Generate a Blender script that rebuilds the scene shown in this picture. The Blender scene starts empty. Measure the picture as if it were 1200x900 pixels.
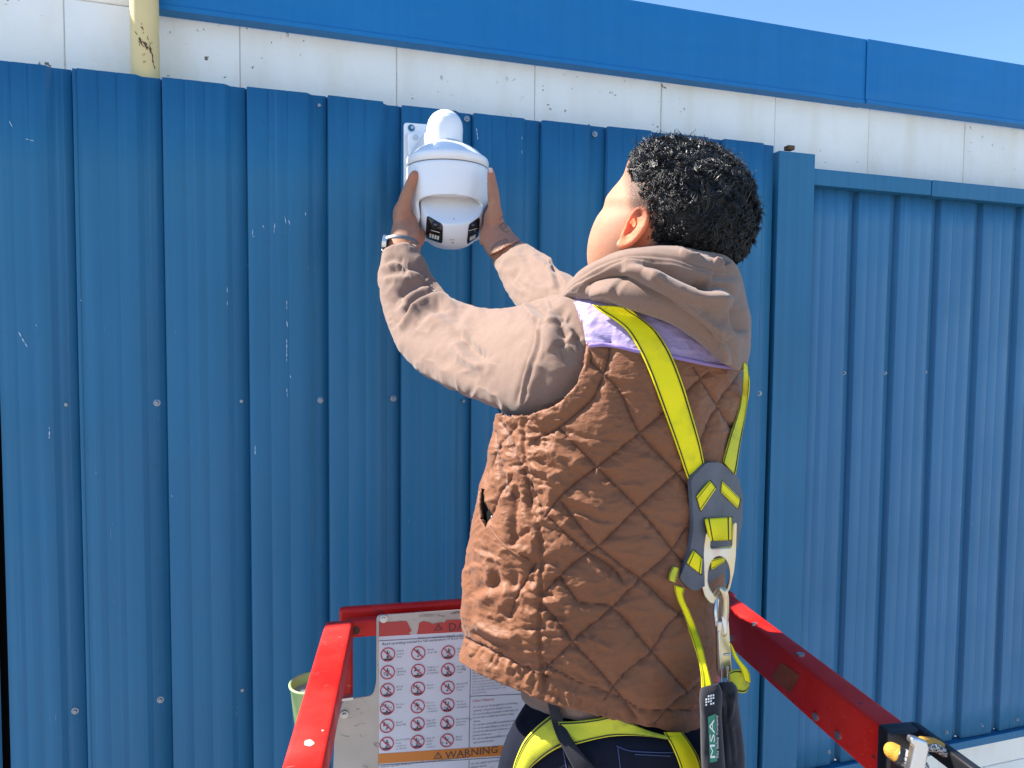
import bpy, bmesh, math, random
import numpy as np
from mathutils import Vector, Matrix
from mathutils.bvhtree import BVHTree

# ------------------------------------------------------------------ camera
SC = bpy.context.scene
COL = SC.collection
FPX = 831.0
YAW, PIT, ROL = math.radians(17.1), math.radians(-3.0), math.radians(0.5)
CAM = np.array([0.0, -1.65, 4.0])
Fv = np.array([math.cos(PIT)*math.sin(YAW), math.cos(PIT)*math.cos(YAW), math.sin(PIT)])
Rh = np.array([math.cos(YAW), -math.sin(YAW), 0.0])
U0 = np.cross(Rh, Fv)
Rv = Rh*math.cos(ROL) + U0*math.sin(ROL)
Uv = U0*math.cos(ROL) - Rh*math.sin(ROL)
cd = bpy.data.cameras.new('camera'); cam = bpy.data.objects.new('camera', cd); COL.objects.link(cam)
m = Matrix(((Rv[0], Uv[0], -Fv[0], CAM[0]), (Rv[1], Uv[1], -Fv[1], CAM[1]), (Rv[2], Uv[2], -Fv[2], CAM[2]), (0, 0, 0, 1)))
cam.matrix_world = m
cd.sensor_width = 36.0; cd.lens = FPX/1200*36.0; cd.clip_start = 0.02; cd.clip_end = 2000
SC.camera = cam

# ------------------------------------------------------------------ light
SUN = np.array([-0.605, 0.323, 0.727]); SUN /= np.linalg.norm(SUN)
W_ = bpy.data.worlds.new("World"); SC.world = W_; W_.use_nodes = True
nt = W_.node_tree; nt.nodes.clear()
sky = nt.nodes.new('ShaderNodeTexSky'); sky.sky_type = 'NISHITA'; sky.sun_disc = False
sky.sun_elevation = math.asin(SUN[2]); sky.sun_rotation = math.atan2(SUN[0], SUN[1])
sky.air_density = 1.3; sky.dust_density = 0.0; sky.ozone_density = 8.0
bg = nt.nodes.new('ShaderNodeBackground'); bg.inputs[1].default_value = 0.086
wo = nt.nodes.new('ShaderNodeOutputWorld')
nt.links.new(sky.outputs[0], bg.inputs[0]); nt.links.new(bg.outputs[0], wo.inputs[0])
sd = bpy.data.lights.new('sun', 'SUN'); sd.energy = 4.9; sd.angle = math.radians(0.5); sd.color = (1.0, 0.94, 0.84)
so = bpy.data.objects.new('sun', sd); COL.objects.link(so)
so.rotation_euler = Vector(SUN).to_track_quat('Z', 'Y').to_euler(); so.location = (-6, 3, 12)
SC.view_settings.view_transform = 'Standard'; SC.view_settings.look = 'None'
SC.view_settings.exposure = 1.56; SC.view_settings.gamma = 1.0
SC.cycles.max_bounces = 8

# ------------------------------------------------------------------ geometry helpers
def P(px, py, d):
    px, py, d = np.broadcast_arrays(np.asarray(px, float), np.asarray(py, float), np.asarray(d, float))
    return CAM + Fv*d[..., None] + Rv*((px-600)/FPX*d)[..., None] + Uv*((450-py)/FPX*d)[..., None]
def proj(V):
    q = np.asarray(V) - CAM
    d = q @ Fv
    return 600 + (q @ Rv)/d*FPX, 450 - (q @ Uv)/d*FPX, d
def ray(px, py): return Fv + Rv*((px-600)/FPX) + Uv*((450-py)/FPX)
def onY(px, py, Y=0.0):
    r = ray(px, py); return CAM + r*((Y-CAM[1])/r[1])
def onZ(px, py, z):
    r = ray(px, py); return CAM + r*((z-CAM[2])/r[2])

def cr(pts, n):
    """resample a polyline through Catmull-Rom at n even steps"""
    p = np.asarray(pts, float)
    if len(p) < 2: return p
    q = np.vstack([2*p[0]-p[1], p, 2*p[-1]-p[-2]])
    out = []
    for i in range(len(p)-1):
        p0, p1, p2, p3 = q[i:i+4]
        t = np.linspace(0, 1, 12, endpoint=False)[:, None]
        out.append(0.5*((2*p1)+(-p0+p2)*t+(2*p0-5*p1+4*p2-p3)*t*t+(-p0+3*p1-3*p2+p3)*t**3))
    c = np.vstack(out+[p[-1:]])
    k = min(c.shape[1], 4)
    s = np.r_[0, np.cumsum(np.linalg.norm(np.diff(c[:, :k], axis=0), axis=1))]
    u = np.linspace(0, s[-1], n)
    return np.stack([np.interp(u, s, c[:, j]) for j in range(c.shape[1])], 1)

def hashn(ix, iy, iz):
    h = (ix*374761393 + iy*668265263 + iz*2147483647 + 1013904223) & 0xffffffff
    h = ((h ^ (h >> 13))*1274126177) & 0xffffffff
    h = ((h ^ (h >> 15))*2246822519) & 0xffffffff
    return ((h ^ (h >> 16)) & 0xffff)/65535.0*2-1
def vn(p):
    """value noise, -1..1, p = (n,3)"""
    p = np.asarray(p, float); i = np.floor(p).astype(np.int64); f = p-i; f = f*f*(3-2*f)
    r = 0
    for dx in (0, 1):
        for dy in (0, 1):
            for dz in (0, 1):
                w = (f[..., 0] if dx else 1-f[..., 0])*(f[..., 1] if dy else 1-f[..., 1])*(f[..., 2] if dz else 1-f[..., 2])
                r = r + w*hashn(i[..., 0]+dx, i[..., 1]+dy, i[..., 2]+dz)
    return r
def fbm(p, o=3):
    r = 0; a = 1.0
    for k in range(o):
        r = r + a*vn(p*2**k+k*17.3); a *= 0.5
    return r/1.75

def stroke_field(px, py, pts, taper=True):
    """distance (signed), position along, for a smooth polyline in image space"""
    c = cr(pts, max(4, int(np.sum(np.linalg.norm(np.diff(np.asarray(pts, float), axis=0), axis=1))/4)+2))
    best = np.full(px.shape, 1e9); sg = np.zeros(px.shape); tt = np.zeros(px.shape)
    n = len(c)-1
    for k in range(n):
        a, b = c[k], c[k+1]; e = b-a; L = e @ e + 1e-9
        u = np.clip(((px-a[0])*e[0]+(py-a[1])*e[1])/L, 0, 1)
        dx = px-a[0]-u*e[0]; dy = py-a[1]-u*e[1]
        dd = np.hypot(dx, dy); s = np.sign(e[0]*dy-e[1]*dx)
        mm = dd < best
        best = np.where(mm, dd, best); sg = np.where(mm, s, sg); tt = np.where(mm, (k+u)/n, tt)
    return best, sg, tt
def strokes(px, py, S):
    """sum of folds: (points, amplitude m, width px, kind) kind g groove, r ridge, f fold (groove on the left-hand side, ridge on the other)"""
    h = np.zeros(px.shape)
    for pts, amp, w, kind in S:
        p = np.asarray(pts, float)
        m = (px > p[:, 0].min()-3*w) & (px < p[:, 0].max()+3*w) & (py > p[:, 1].min()-3*w) & (py < p[:, 1].max()+3*w)
        if not m.any(): continue
        d, s, t = stroke_field(px[m], py[m], pts)
        tp = np.clip(np.sin(np.pi*np.clip(t*0.94+0.03, 0, 1))*2.2, 0, 1)
        if kind == 'g': v = -np.exp(-(d/w)**2)
        elif kind == 'k': v = -np.exp(-np.abs(d/w*1.3))
        elif kind == 'r': v = np.exp(-(d/w)**2)
        elif kind == 's': v = -np.exp(-np.abs(d/w)); tp = 1
        else:
            x = s*d/w; v = x*np.exp(-x*x*0.8)*1.6
        h[m] += amp*tp*v
    return h

def link(name, me, mat=None, parent=None, loc=None):
    o = bpy.data.objects.new(name, me); COL.objects.link(o)
    if mat is not None and me is not None and not me.materials: me.materials.append(mat)
    if parent is not None: o.parent = parent
    if loc is not None: o.location = loc
    return o
def base(parent):
    b = np.zeros(3)
    while parent is not None:
        b = b + np.array(parent.location); parent = parent.parent
    return b
def mk(name, V, F, mat, parent=None, smooth=True, attr=None, mats=None):
    V = np.asarray(V, float)-base(parent)
    me = bpy.data.meshes.new(name)
    if isinstance(F, np.ndarray):
        k = F.shape[1]; n = len(F)
        me.vertices.add(len(V)); me.vertices.foreach_set('co', V.astype(np.float32).ravel())
        me.loops.add(n*k); me.loops.foreach_set('vertex_index', F.astype(np.int32).ravel())
        me.polygons.add(n); me.polygons.foreach_set('loop_start', np.arange(0, n*k, k, dtype=np.int32))
        me.update(calc_edges=True); me.validate()
    else:
        me.from_pydata([tuple(v) for v in V], [], F); me.update()
    if smooth: me.polygons.foreach_set('use_smooth', [True]*len(me.polygons))
    if attr:
        for an, vals in attr.items():
            a = me.attributes.new(an, 'FLOAT', 'POINT'); a.data.foreach_set('value', np.asarray(vals, np.float32))
    return link(name, me, mat, parent)

def grid_faces(nr, ns, wrap=True):
    i = np.arange(nr-1)[:, None]*ns; j = np.arange(ns if wrap else ns-1)[None, :]
    j2 = (j+1) % ns
    a, b, c, d = i+j, i+j2, i+ns+j2, i+ns+j
    return np.stack([a.ravel(), b.ravel(), c.ravel(), d.ravel()], 1)
def gnormals(G, wrap=True):
    """normals of a (nr,ns,3) grid"""
    du = np.gradient(G, axis=0)
    dv = (np.roll(G, -1, 1)-np.roll(G, 1, 1)) if wrap else np.gradient(G, axis=1)
    n = np.cross(dv, du); n /= np.linalg.norm(n, axis=2, keepdims=True)+1e-12
    return n
def loft_grid(st, nr, ns, near=0.72, pw=1.0, far=1.0):
    """st rows: xl,yl,xr,yr,d,t[,s]: left and right outline points, depth of the middle, half thickness, px drop of the near point"""
    st = [tuple(s)+(0,)*(7-len(s)) for s in st]
    a = np.array(st, float)
    mid = np.c_[(a[:, 0]+a[:, 2])/2, (a[:, 1]+a[:, 3])/2, a[:, 4]*500, a]
    c = cr(mid, nr)[:, 3:]
    L = P(c[:, 0], c[:, 1], c[:, 4]); R = P(c[:, 2], c[:, 3], c[:, 4])
    C0 = (L+R)/2; A = (R-L)/2
    N = P((c[:, 0]+c[:, 2])/2, (c[:, 1]+c[:, 3])/2+c[:, 6], c[:, 4]-c[:, 5]); B = N-C0
    nf = int(ns*near); nb = ns-nf
    th = np.r_[np.linspace(0, np.pi, nf, endpoint=False), np.linspace(np.pi, 2*np.pi, nb, endpoint=False)]
    ct, s_ = np.cos(th), np.sin(th)
    s_ = np.where(s_ < 0, s_*far, s_)
    if pw != 1.0:
        ct = np.sign(ct)*np.abs(ct)**pw; s_ = np.sign(s_)*np.abs(s_)**pw
    G = C0[:, None]+A[:, None]*ct[None, :, None]+B[:, None]*s_[None, :, None]
    # orientation so that gnormals point outwards
    n = gnormals(G); out = G-C0[:, None]
    if (n*out).sum() < 0: G = G[:, ::-1].copy()
    return G
def cap_mesh(G):
    """close a wrapped grid with end fans; returns V, quads as list"""
    nr, ns = G.shape[:2]; V = G.reshape(-1, 3)
    F = [tuple(f) for f in grid_faces(nr, ns)]
    V = np.vstack([V, G[0].mean(0), G[-1].mean(0)]); n = nr*ns
    for j in range(ns):
        k = (j+1) % ns
        F.append((k, j, n)); F.append(((nr-1)*ns+j, (nr-1)*ns+k, n+1))
    return V, F
def tube_grid(pts, rad, nr, ns, flat=1.0, up=(0, 0, 1)):
    p = np.c_[np.asarray(pts, float), np.broadcast_to(np.asarray(rad, float), (len(pts),))]
    c = cr(p, nr); q = c[:, :3]; r = c[:, 3]
    T = np.gradient(q, axis=0); T /= np.linalg.norm(T, axis=1, keepdims=True)+1e-12
    up = np.asarray(up, float); n = up-T[0]*(up @ T[0])
    if np.linalg.norm(n) < 1e-3: n = np.cross(T[0], (1, 0.3, 0))
    n /= np.linalg.norm(n); Ns = []
    for k in range(nr):
        n = n-T[k]*(n @ T[k]); n /= np.linalg.norm(n)+1e-12; Ns.append(n)
    Ns = np.array(Ns); Bs = np.cross(T, Ns)
    th = np.linspace(0, 2*np.pi, ns, endpoint=False)
    G = q[:, None]+r[:, None, None]*(Ns[:, None]*np.cos(th)[None, :, None]*flat+Bs[:, None]*np.sin(th)[None, :, None])
    nn = gnormals(G)
    if (nn*(G-q[:, None])).sum() < 0: G = G[:, ::-1].copy()
    return G
def tube(pts, rad, nr=12, ns=8, flat=1.0, up=(0, 0, 1), rounded=False):
    G = tube_grid(pts, rad, nr, ns, flat, up)
    if rounded:
        for e, (k0, k1) in ((0, (0, 1)), (1, (-1, -2))):
            c = G[k0].mean(0); t = c-G[k1].mean(0); t /= np.linalg.norm(t)+1e-12
            r = np.linalg.norm(G[k0]-c, axis=1).mean(); rings = []
            for a in (0.35, 0.7, 1.05, 1.35):
                rings.append(c+(G[k0]-c)*math.cos(a)+t*r*math.sin(a))
            rings = np.array(rings)
            G = np.concatenate([rings[::-1], G]) if e == 0 else np.concatenate([G, rings])
    return cap_mesh(G)
def ball(c, r, nr=14, ns=20):
    r = np.broadcast_to(np.asarray(r, float), (3,)); a = np.linspace(0.05, np.pi-0.05, nr)
    th = np.linspace(0, 2*np.pi, ns, endpoint=False)
    G = np.stack([np.sin(a)[:, None]*np.cos(th), np.sin(a)[:, None]*np.sin(th), -np.cos(a)[:, None]*np.ones(ns)], 2)*r+np.asarray(c)
    if (gnormals(G)*(G-np.asarray(c))).sum() < 0: G = G[:, ::-1]
    return cap_mesh(G)
def join(parts):
    V, F, o = [], [], 0
    for v, f in parts:
        V.append(np.asarray(v, float)); F += [tuple(int(i)+o for i in q) for q in f]; o += len(v)
    return np.vstack(V), F
def box(c, sx, sy, sz, R=None, bev=0.0, seg=2):
    """box centred at c, full sizes, R = 3 axis rows"""
    R = np.eye(3) if R is None else np.asarray(R, float)
    bm = bmesh.new(); bmesh.ops.create_cube(bm, size=1.0)
    for v in bm.verts: v.co = Vector((v.co.x*sx, v.co.y*sy, v.co.z*sz))
    if bev > 0: bmesh.ops.bevel(bm, geom=list(bm.edges), offset=bev, segments=seg, profile=0.5, affect='EDGES')
    bm.verts.index_update()
    V = np.array([v.co[:] for v in bm.verts]) @ R + np.asarray(c); F = [tuple(v.index for v in f.verts) for f in bm.faces]
    bm.free(); return V, F
def boxmm(a, b, bev=0.0, seg=2):
    a = np.asarray(a, float); b = np.asarray(b, float); return box((a+b)/2, *(np.abs(b-a)), bev=bev, seg=seg)
def prism(loops, frame, thick, bev=0.0):
    """flat outline (outer loop, then holes) in a frame (origin, u, v), extruded by thick along u x v (both ways halved)"""
    o, u, v = [np.asarray(q, float) for q in frame]; n = np.cross(u, v); n /= np.linalg.norm(n)
    bm = bmesh.new(); ed = []
    for lp in loops:
        vs = [bm.verts.new((float(x), float(y), 0)) for x, y in lp]
        for i in range(len(vs)): ed.append(bm.edges.new((vs[i], vs[(i+1) % len(vs)])))
    bmesh.ops.triangle_fill(bm, use_beauty=True, use_dissolve=False, edges=ed, normal=(0, 0, 1))
    r = bmesh.ops.extrude_face_region(bm, geom=list(bm.faces))
    for g in r['geom']:
        if isinstance(g, bmesh.types.BMVert): g.co.z += thick
    bmesh.ops.recalc_face_normals(bm, faces=list(bm.faces))
    if bev > 0:
        es = [e for e in bm.edges if len(e.link_faces) == 2 and e.calc_face_angle(0) > 1.0]
        bmesh.ops.bevel(bm, geom=es, offset=bev, segments=2, profile=0.5, affect='EDGES')
    bm.verts.index_update()
    V = np.array([q.co[:] for q in bm.verts]); V = o+V[:, :1]*u+V[:, 1:2]*v+(V[:, 2:3]-thick/2)*n
    F = [tuple(q.index for q in f.verts) for f in bm.faces]; bm.free(); return V, F
def bvh_of(objs):
    """one ray-casting tree of the world-space faces of some objects"""
    V, F, o = [], [], 0
    for ob in objs:
        b = base(ob.parent)+np.array(ob.location)
        co = np.zeros(len(ob.data.vertices)*3, np.float32); ob.data.vertices.foreach_get('co', co)
        V.append(co.reshape(-1, 3)+b); F += [[i+o for i in p.vertices] for p in ob.data.polygons]; o += len(ob.data.vertices)
    return BVHTree.FromPolygons([tuple(v) for v in np.vstack(V)], F)
def hit(tree, px, py, default=None):
    r = Vector(ray(px, py)).normalized()
    h = tree.ray_cast(Vector(CAM), r)
    if h[0] is None: return default, None
    d = (np.array(h[0])-CAM) @ Fv
    return d, np.array(h[1])

# ------------------------------------------------------------------ things
def empty(name, loc, label, cat, group=None):
    o = bpy.data.objects.new(name, None); COL.objects.link(o); o.location = tuple(loc); o.empty_display_size = 0.1
    o['label'] = label; o['category'] = cat
    if group: o['group'] = group
    return o
def tag(o, label, cat, group=None):
    o['label'] = label; o['category'] = cat
    if group: o['group'] = group
    return o

# ------------------------------------------------------------------ materials
class M:
    def __init__(s, name, col, rough=0.6, metal=0.0, spec=0.5, coat=0.0):
        s.m = bpy.data.materials.new(name); s.m.use_nodes = True; s.nt = s.m.node_tree; s.n = s.nt.nodes
        s.b = s.n['Principled BSDF']; s.b.inputs['Roughness'].default_value = rough; s.b.inputs['Metallic'].default_value = metal
        s.b.inputs['Specular IOR Level'].default_value = spec; s.b.inputs['Coat Weight'].default_value = coat
        s.b.inputs['Base Color'].default_value = (*col, 1)
        c = s.n.new('ShaderNodeRGB'); c.outputs[0].default_value = (*col, 1); s.c = c.outputs[0]
        s.tc = s.n.new('ShaderNodeTexCoord'); s.bumpn = None
    def val(s, x): return x
    def noise(s, scale=5, det=4, sc=(1, 1, 1), rough=0.55, dist=0.0):
        mp = s.n.new('ShaderNodeMapping'); mp.inputs['Scale'].default_value = sc
        s.nt.links.new(s.tc.outputs['Object'], mp.inputs[0])
        t = s.n.new('ShaderNodeTexNoise'); t.inputs['Scale'].default_value = scale; t.inputs['Detail'].default_value = det
        t.inputs['Roughness'].default_value = rough; t.inputs['Distortion'].default_value = dist
        s.nt.links.new(mp.outputs[0], t.inputs[0]); return t.outputs[0]
    def voro(s, scale=50, sc=(1, 1, 1), feat='F1'):
        mp = s.n.new('ShaderNodeMapping'); mp.inputs['Scale'].default_value = sc
        s.nt.links.new(s.tc.outputs['Object'], mp.inputs[0])
        t = s.n.new('ShaderNodeTexVoronoi'); t.inputs['Scale'].default_value = scale; t.feature = feat
        s.nt.links.new(mp.outputs[0], t.inputs[0]); return t.outputs[0]
    def wave(s, scale, sc=(1, 1, 1), dirn='X', dist=0.0):
        mp = s.n.new('ShaderNodeMapping'); mp.inputs['Scale'].default_value = sc
        s.nt.links.new(s.tc.outputs['Object'], mp.inputs[0])
        t = s.n.new('ShaderNodeTexWave'); t.inputs['Scale'].default_value = scale; t.bands_direction = dirn; t.inputs['Distortion'].default_value = dist
        s.nt.links.new(mp.outputs[0], t.inputs[0]); return t.outputs[1]
    def ramp(s, x, a, b):
        r = s.n.new('ShaderNodeMapRange'); r.inputs[1].default_value = a; r.inputs[2].default_value = b
        s.nt.links.new(x, r.inputs[0]); return r.outputs[0]
    def mul(s, x, y):
        r = s.n.new('ShaderNodeMath'); r.operation = 'MULTIPLY'
        for k, q in enumerate((x, y)):
            if isinstance(q, (int, float)): r.inputs[k].default_value = q
            else: s.nt.links.new(q, r.inputs[k])
        return r.outputs[0]
    def attr(s, name):
        a = s.n.new('ShaderNodeAttribute'); a.attribute_name = name; return a.outputs['Fac']
    def mix(s, fac, col):
        x = s.n.new('ShaderNodeMix'); x.data_type = 'RGBA'
        if isinstance(fac, (int, float)): x.inputs[0].default_value = fac
        else: s.nt.links.new(fac, x.inputs[0])
        s.nt.links.new(s.c, x.inputs[6])
        if isinstance(col, tuple): x.inputs[7].default_value = (*col, 1)
        else: s.nt.links.new(col, x.inputs[7])
        s.c = x.outputs[2]; return s
    def vary(s, x, lo=0.85, hi=1.12):
        r = s.n.new('ShaderNodeMapRange'); r.inputs[1].default_value = 0.25; r.inputs[2].default_value = 0.75; r.inputs[3].default_value = lo; r.inputs[4].default_value = hi
        s.nt.links.new(x, r.inputs[0])
        h = s.n.new('ShaderNodeVectorMath'); h.operation = 'SCALE'; s.nt.links.new(s.c, h.inputs[0]); s.nt.links.new(r.outputs[0], h.inputs['Scale'])
        s.c = h.outputs[0]; return s
    def bump(s, x, strength=0.3, dist=0.001):
        b = s.n.new('ShaderNodeBump'); b.inputs['Strength'].default_value = strength; b.inputs['Distance'].default_value = dist
        s.nt.links.new(x, b.inputs['Height'])
        if s.bumpn is not None: s.nt.links.new(s.bumpn, b.inputs['Normal'])
        s.bumpn = b.outputs[0]; return s
    def rough(s, x, lo, hi):
        r = s.n.new('ShaderNodeMapRange'); r.inputs[1].default_value = 0.3; r.inputs[2].default_value = 0.7; r.inputs[3].default_value = lo; r.inputs[4].default_value = hi
        s.nt.links.new(x, r.inputs[0]); s.nt.links.new(r.outputs[0], s.b.inputs['Roughness']); return s
    def done(s):
        s.nt.links.new(s.c, s.b.inputs['Base Color'])
        if s.bumpn is not None: s.nt.links.new(s.bumpn, s.b.inputs['Normal'])
        return s.m
# blue painted sheet metal, weathered
def blue_paint(name, col, streak=1.0, seed=0.0):
    q = M(name, col, 0.45, 0.0, 0.28)
    q.vary(q.noise(1.0, 5, (60, 60, 0.5)), 0.93, 1.08)
    q.vary(q.noise(2.0, 4, (1, 1, 1)), 0.9, 1.1)
    q.mix(q.mul(q.ramp(q.noise(1.0, 3, (160, 160, 0.35)), 0.60, 0.74), 0.13*streak), (0.16, 0.33, 0.58))      # chalky run marks
    q.mix(q.mul(q.ramp(q.noise(30, 3), 0.66, 0.70), 0.12), (0.05, 0.07, 0.10))
    chip = q.mul(q.ramp(q.noise(1.0, 2, (240, 240, 55)), 0.765, 0.78), q.ramp(q.noise(2.6, 2), 0.58, 0.64))
    q.mix(chip, (0.70, 0.78, 0.86))                                                                        # paint chips
    scr = q.mul(q.ramp(q.noise(1.0, 2, (900, 900, 22)), 0.73, 0.77), q.ramp(q.noise(3.4, 2, (3, 3, 1)), 0.60, 0.68))
    q.mix(q.mul(scr, 0.8), (0.60, 0.70, 0.82))
    q.bump(q.noise(3.0, 2, (1.4, 1.4, 0.7)), 0.35, 0.02)
    q.bump(q.noise(600, 2), 0.08, 0.0004)
    q.rough(q.noise(5, 4), 0.38, 0.55)
    return q.done()
m_blue = blue_paint('blue_sheet_paint', (0.021, 0.142, 0.275))
m_blue2 = blue_paint('blue_door_paint', (0.036, 0.155, 0.305), 1.8)
m_chip = M('bare_chip', (0.40, 0.54, 0.68), 0.6).done()
m_fascia = M('fascia_paint', (0.010, 0.165, 0.42), 0.50, 0, 0.25)
m_fascia.vary(m_fascia.noise(1.5, 4), 0.90, 1.07).vary(m_fascia.noise(1, 4, (45, 45, 2)), 0.95, 1.05).bump(m_fascia.noise(2.5, 2, (1, 1, 3)), 0.5, 0.02).bump(m_fascia.noise(500, 2), 0.08, 0.0004)
m_fascia = m_fascia.done()
q = M('white_painted_block', (0.90, 0.88, 0.83), 0.75)
q.vary(q.noise(6, 5), 0.93, 1.03)
q.mix(q.mul(q.ramp(q.noise(1, 3, (14, 14, 3)), 0.48, 0.75), 0.35), (0.70, 0.62, 0.46))
q.mix(q.mul(q.ramp(q.noise(55, 4), 0.675, 0.70), q.ramp(q.noise(3.2, 2), 0.50, 0.60)), (0.16, 0.14, 0.12))
q.mix(q.mul(q.ramp(q.noise(18, 5, dist=1.0), 0.70, 0.78), 0.25), (0.50, 0.49, 0.46))
q.bump(q.noise(90, 4), 0.7, 0.002).bump(q.noise(14, 3), 0.45, 0.005)
m_block = q.done()
q = M('mortar_joint', (0.74, 0.71, 0.64), 0.9); q.mix(q.ramp(q.noise(12, 5), 0.55, 0.62), (0.30, 0.27, 0.23)).bump(q.noise(120, 3), 0.6, 0.002); m_mortar = q.done()
q = M('yellow_pipe_paint', (0.72, 0.57, 0.27), 0.55)
q.vary(q.noise(8, 4), 0.92, 1.06)
m_pipe = q.done()
q = M('rust_flakes', (0.10, 0.055, 0.03), 0.9); q.bump(q.noise(300, 3), 0.5, 0.001); m_rust = q.done()
q = M('screw_zinc', (0.30, 0.34, 0.40), 0.42, 0.7); q.vary(q.noise(400, 3), 0.6, 1.2); m_screw = q.done()
q = M('concrete_ground', (0.30, 0.29, 0.27), 0.9); q.vary(q.noise(0.8, 6), 0.8, 1.15).vary(q.noise(30, 4), 0.9, 1.08).bump(q.noise(80, 3), 0.4, 0.003); m_ground = q.done()
q = M('roof_membrane', (0.35, 0.35, 0.35), 0.9); q.vary(q.noise(3, 4), 0.85, 1.1); m_roof = q.done()
def red_paint(name, col):
    q = M(name, col, 0.42, 0.0, 0.32)
    q.vary(q.noise(14, 4), 0.84, 1.1)
    q.mix(q.mul(q.ramp(q.noise(7, 5), 0.42, 0.72), 0.30), (0.30, 0.075, 0.065))
    q.mix(q.mul(q.ramp(q.noise(38, 5, dist=0.6), 0.63, 0.68), q.ramp(q.noise(9, 2), 0.45, 0.6)), (0.06, 0.03, 0.03))
    q.mix(q.mul(q.ramp(q.noise(1.0, 3, (40, 300, 300)), 0.68, 0.74), 0.55), (0.70, 0.38, 0.33))
    q.bump(q.noise(60, 4), 0.25, 0.001).rough(q.noise(20, 3), 0.33, 0.6)
    return q.done()
m_red = red_paint('red_lift_paint', (0.66, 0.010, 0.005))
q = M('bare_plate_metal', (0.50, 0.46, 0.42), 0.55, 0.35)
q.vary(q.noise(9, 5), 0.8, 1.12)
q.mix(q.mul(q.ramp(q.noise(30, 5, (1, 1, 2), dist=1.5), 0.62, 0.70), 0.7), (0.12, 0.10, 0.09))
q.bump(q.noise(200, 3), 0.2, 0.0005); m_plate = q.done()
q = M('decal_paper', (0.66, 0.68, 0.76), 0.5)
q.vary(q.noise(10, 4), 0.93, 1.05)
q.mix(q.mul(q.ramp(q.noise(60, 4), 0.68, 0.72), 0.6), (0.35, 0.33, 0.33)); m_decal = q.done()
q = M('decal_red', (0.50, 0.05, 0.045), 0.5); q.mix(q.ramp(q.noise(90, 3), 0.70, 0.72), (0.6, 0.58, 0.6)); m_dred = q.done()
m_dring = M('decal_ring_red', (0.50, 0.035, 0.06), 0.5).done()
m_dorange = M('decal_orange', (0.62, 0.21, 0.035), 0.5).done()
m_ink = M('decal_ink', (0.045, 0.045, 0.055), 0.6).done()
m_inkg = M('decal_small_ink', (0.16, 0.165, 0.19), 0.6).done()
q = M('camera_plastic', (0.80, 0.81, 0.83), 0.32, 0.0, 0.5); q.vary(q.noise(3, 2), 0.985, 1.01).bump(q.noise(900, 2), 0.04, 0.0002); m_cam = q.done()
m_lensg = M('lens_window', (0.008, 0.008, 0.010), 0.08, 0, 0.6).done()
m_lensr = M('lens_ring', (0.03, 0.03, 0.035), 0.35).done()
m_lensc = M('lens_glass', (0.01, 0.01, 0.03), 0.04, 0, 1.0).done()
m_led = M('led_chip', (0.75, 0.72, 0.62), 0.4).done()
m_gap = M('shadow_gap_black', (0.010, 0.010, 0.010), 0.95, 0, 0.05).done()  # flat near-black painted where gaps, slots and openings fall into shade
m_steel = M('steel_bolt', (0.50, 0.50, 0.50), 0.35, 0.9).done()
# cloth
def cloth(name, col, weave=900, fuzz=0.25, rough=0.9, sheen=0.2):
    q = M(name, col, rough, 0, 0.15)
    q.b.inputs['Sheen Weight'].default_value = sheen
    q.vary(q.noise(12, 3), 0.96, 1.04).vary(q.noise(700, 2), 0.86, 1.14)
    q.bump(q.noise(weave, 2), fuzz, 0.0006)
    return q
q = cloth('taupe_fleece', (0.205, 0.134, 0.104)); q.mix(q.attr('seam'), (0.16, 0.105, 0.085)).bump(q.noise(700, 3), 0.35, 0.0008); m_fleece = q.done()
q = M('vest_shell', (0.188, 0.073, 0.032), 0.56, 0, 0.25)
q.b.inputs['Sheen Weight'].default_value = 0.12
q.vary(q.noise(9, 4), 0.88, 1.10)
q.mix(q.attr('yoke'), (0.34, 0.27, 0.46))
q.mix(q.attr('seam'), (0.055, 0.022, 0.018))
q.bump(q.noise(1.0, 4, (20, 20, 48), dist=1.6), 0.42, 0.005).bump(q.noise(110, 4, dist=0.5), 0.30, 0.0016).bump(q.noise(1200, 2), 0.12, 0.0003)
m_vest = q.done()
q = cloth('purple_binding', (0.27, 0.19, 0.46), 500); m_bind = q.done()
q = cloth('navy_denim', (0.008, 0.010, 0.020), 1200, sheen=0.0); m_denim = q.done()
m_thread = M('navy_thread', (0.05, 0.07, 0.16), 0.8).done()
q = cloth('black_canvas', (0.020, 0.020, 0.026), 800); m_canvas = q.done()
def webbing(name, col, dirt):
    q = M(name, col, 0.68, 0, 0.25)
    q.vary(q.wave(260, (1, 1, 1), 'DIAGONAL'), 0.86, 1.05)
    q.mix(q.mul(q.ramp(q.noise(30, 5), 0.52, 0.70), dirt), (0.17, 0.17, 0.04))
    q.bump(q.wave(260, (1, 1, 1), 'DIAGONAL'), 0.3, 0.0005)
    return q.done()
m_web = webbing('yellow_webbing', (0.86, 0.74, 0.008), 0.25)
m_web2 = webbing('dirty_webbing', (0.60, 0.58, 0.04), 0.75)
m_stitch = M('black_stitching', (0.012, 0.012, 0.012), 0.8).done()
q = M('grey_rubber_pad', (0.085, 0.095, 0.12), 0.62); q.vary(q.noise(30, 5), 0.75, 1.2).bump(q.noise(700, 2), 0.15, 0.0004); m_pad = q.done()
q = M('zinc_gold', (0.62, 0.55, 0.33), 0.30, 0.9); q.mix(q.ramp(q.noise(22, 3), 0.45, 0.65), (0.60, 0.60, 0.56)).mix(q.mul(q.ramp(q.noise(30, 2), 0.58, 0.7), 0.6), (0.55, 0.33, 0.38)); m_gold = q.done()
m_alu = M('aluminium', (0.62, 0.64, 0.66), 0.30, 0.95).done()
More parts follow.
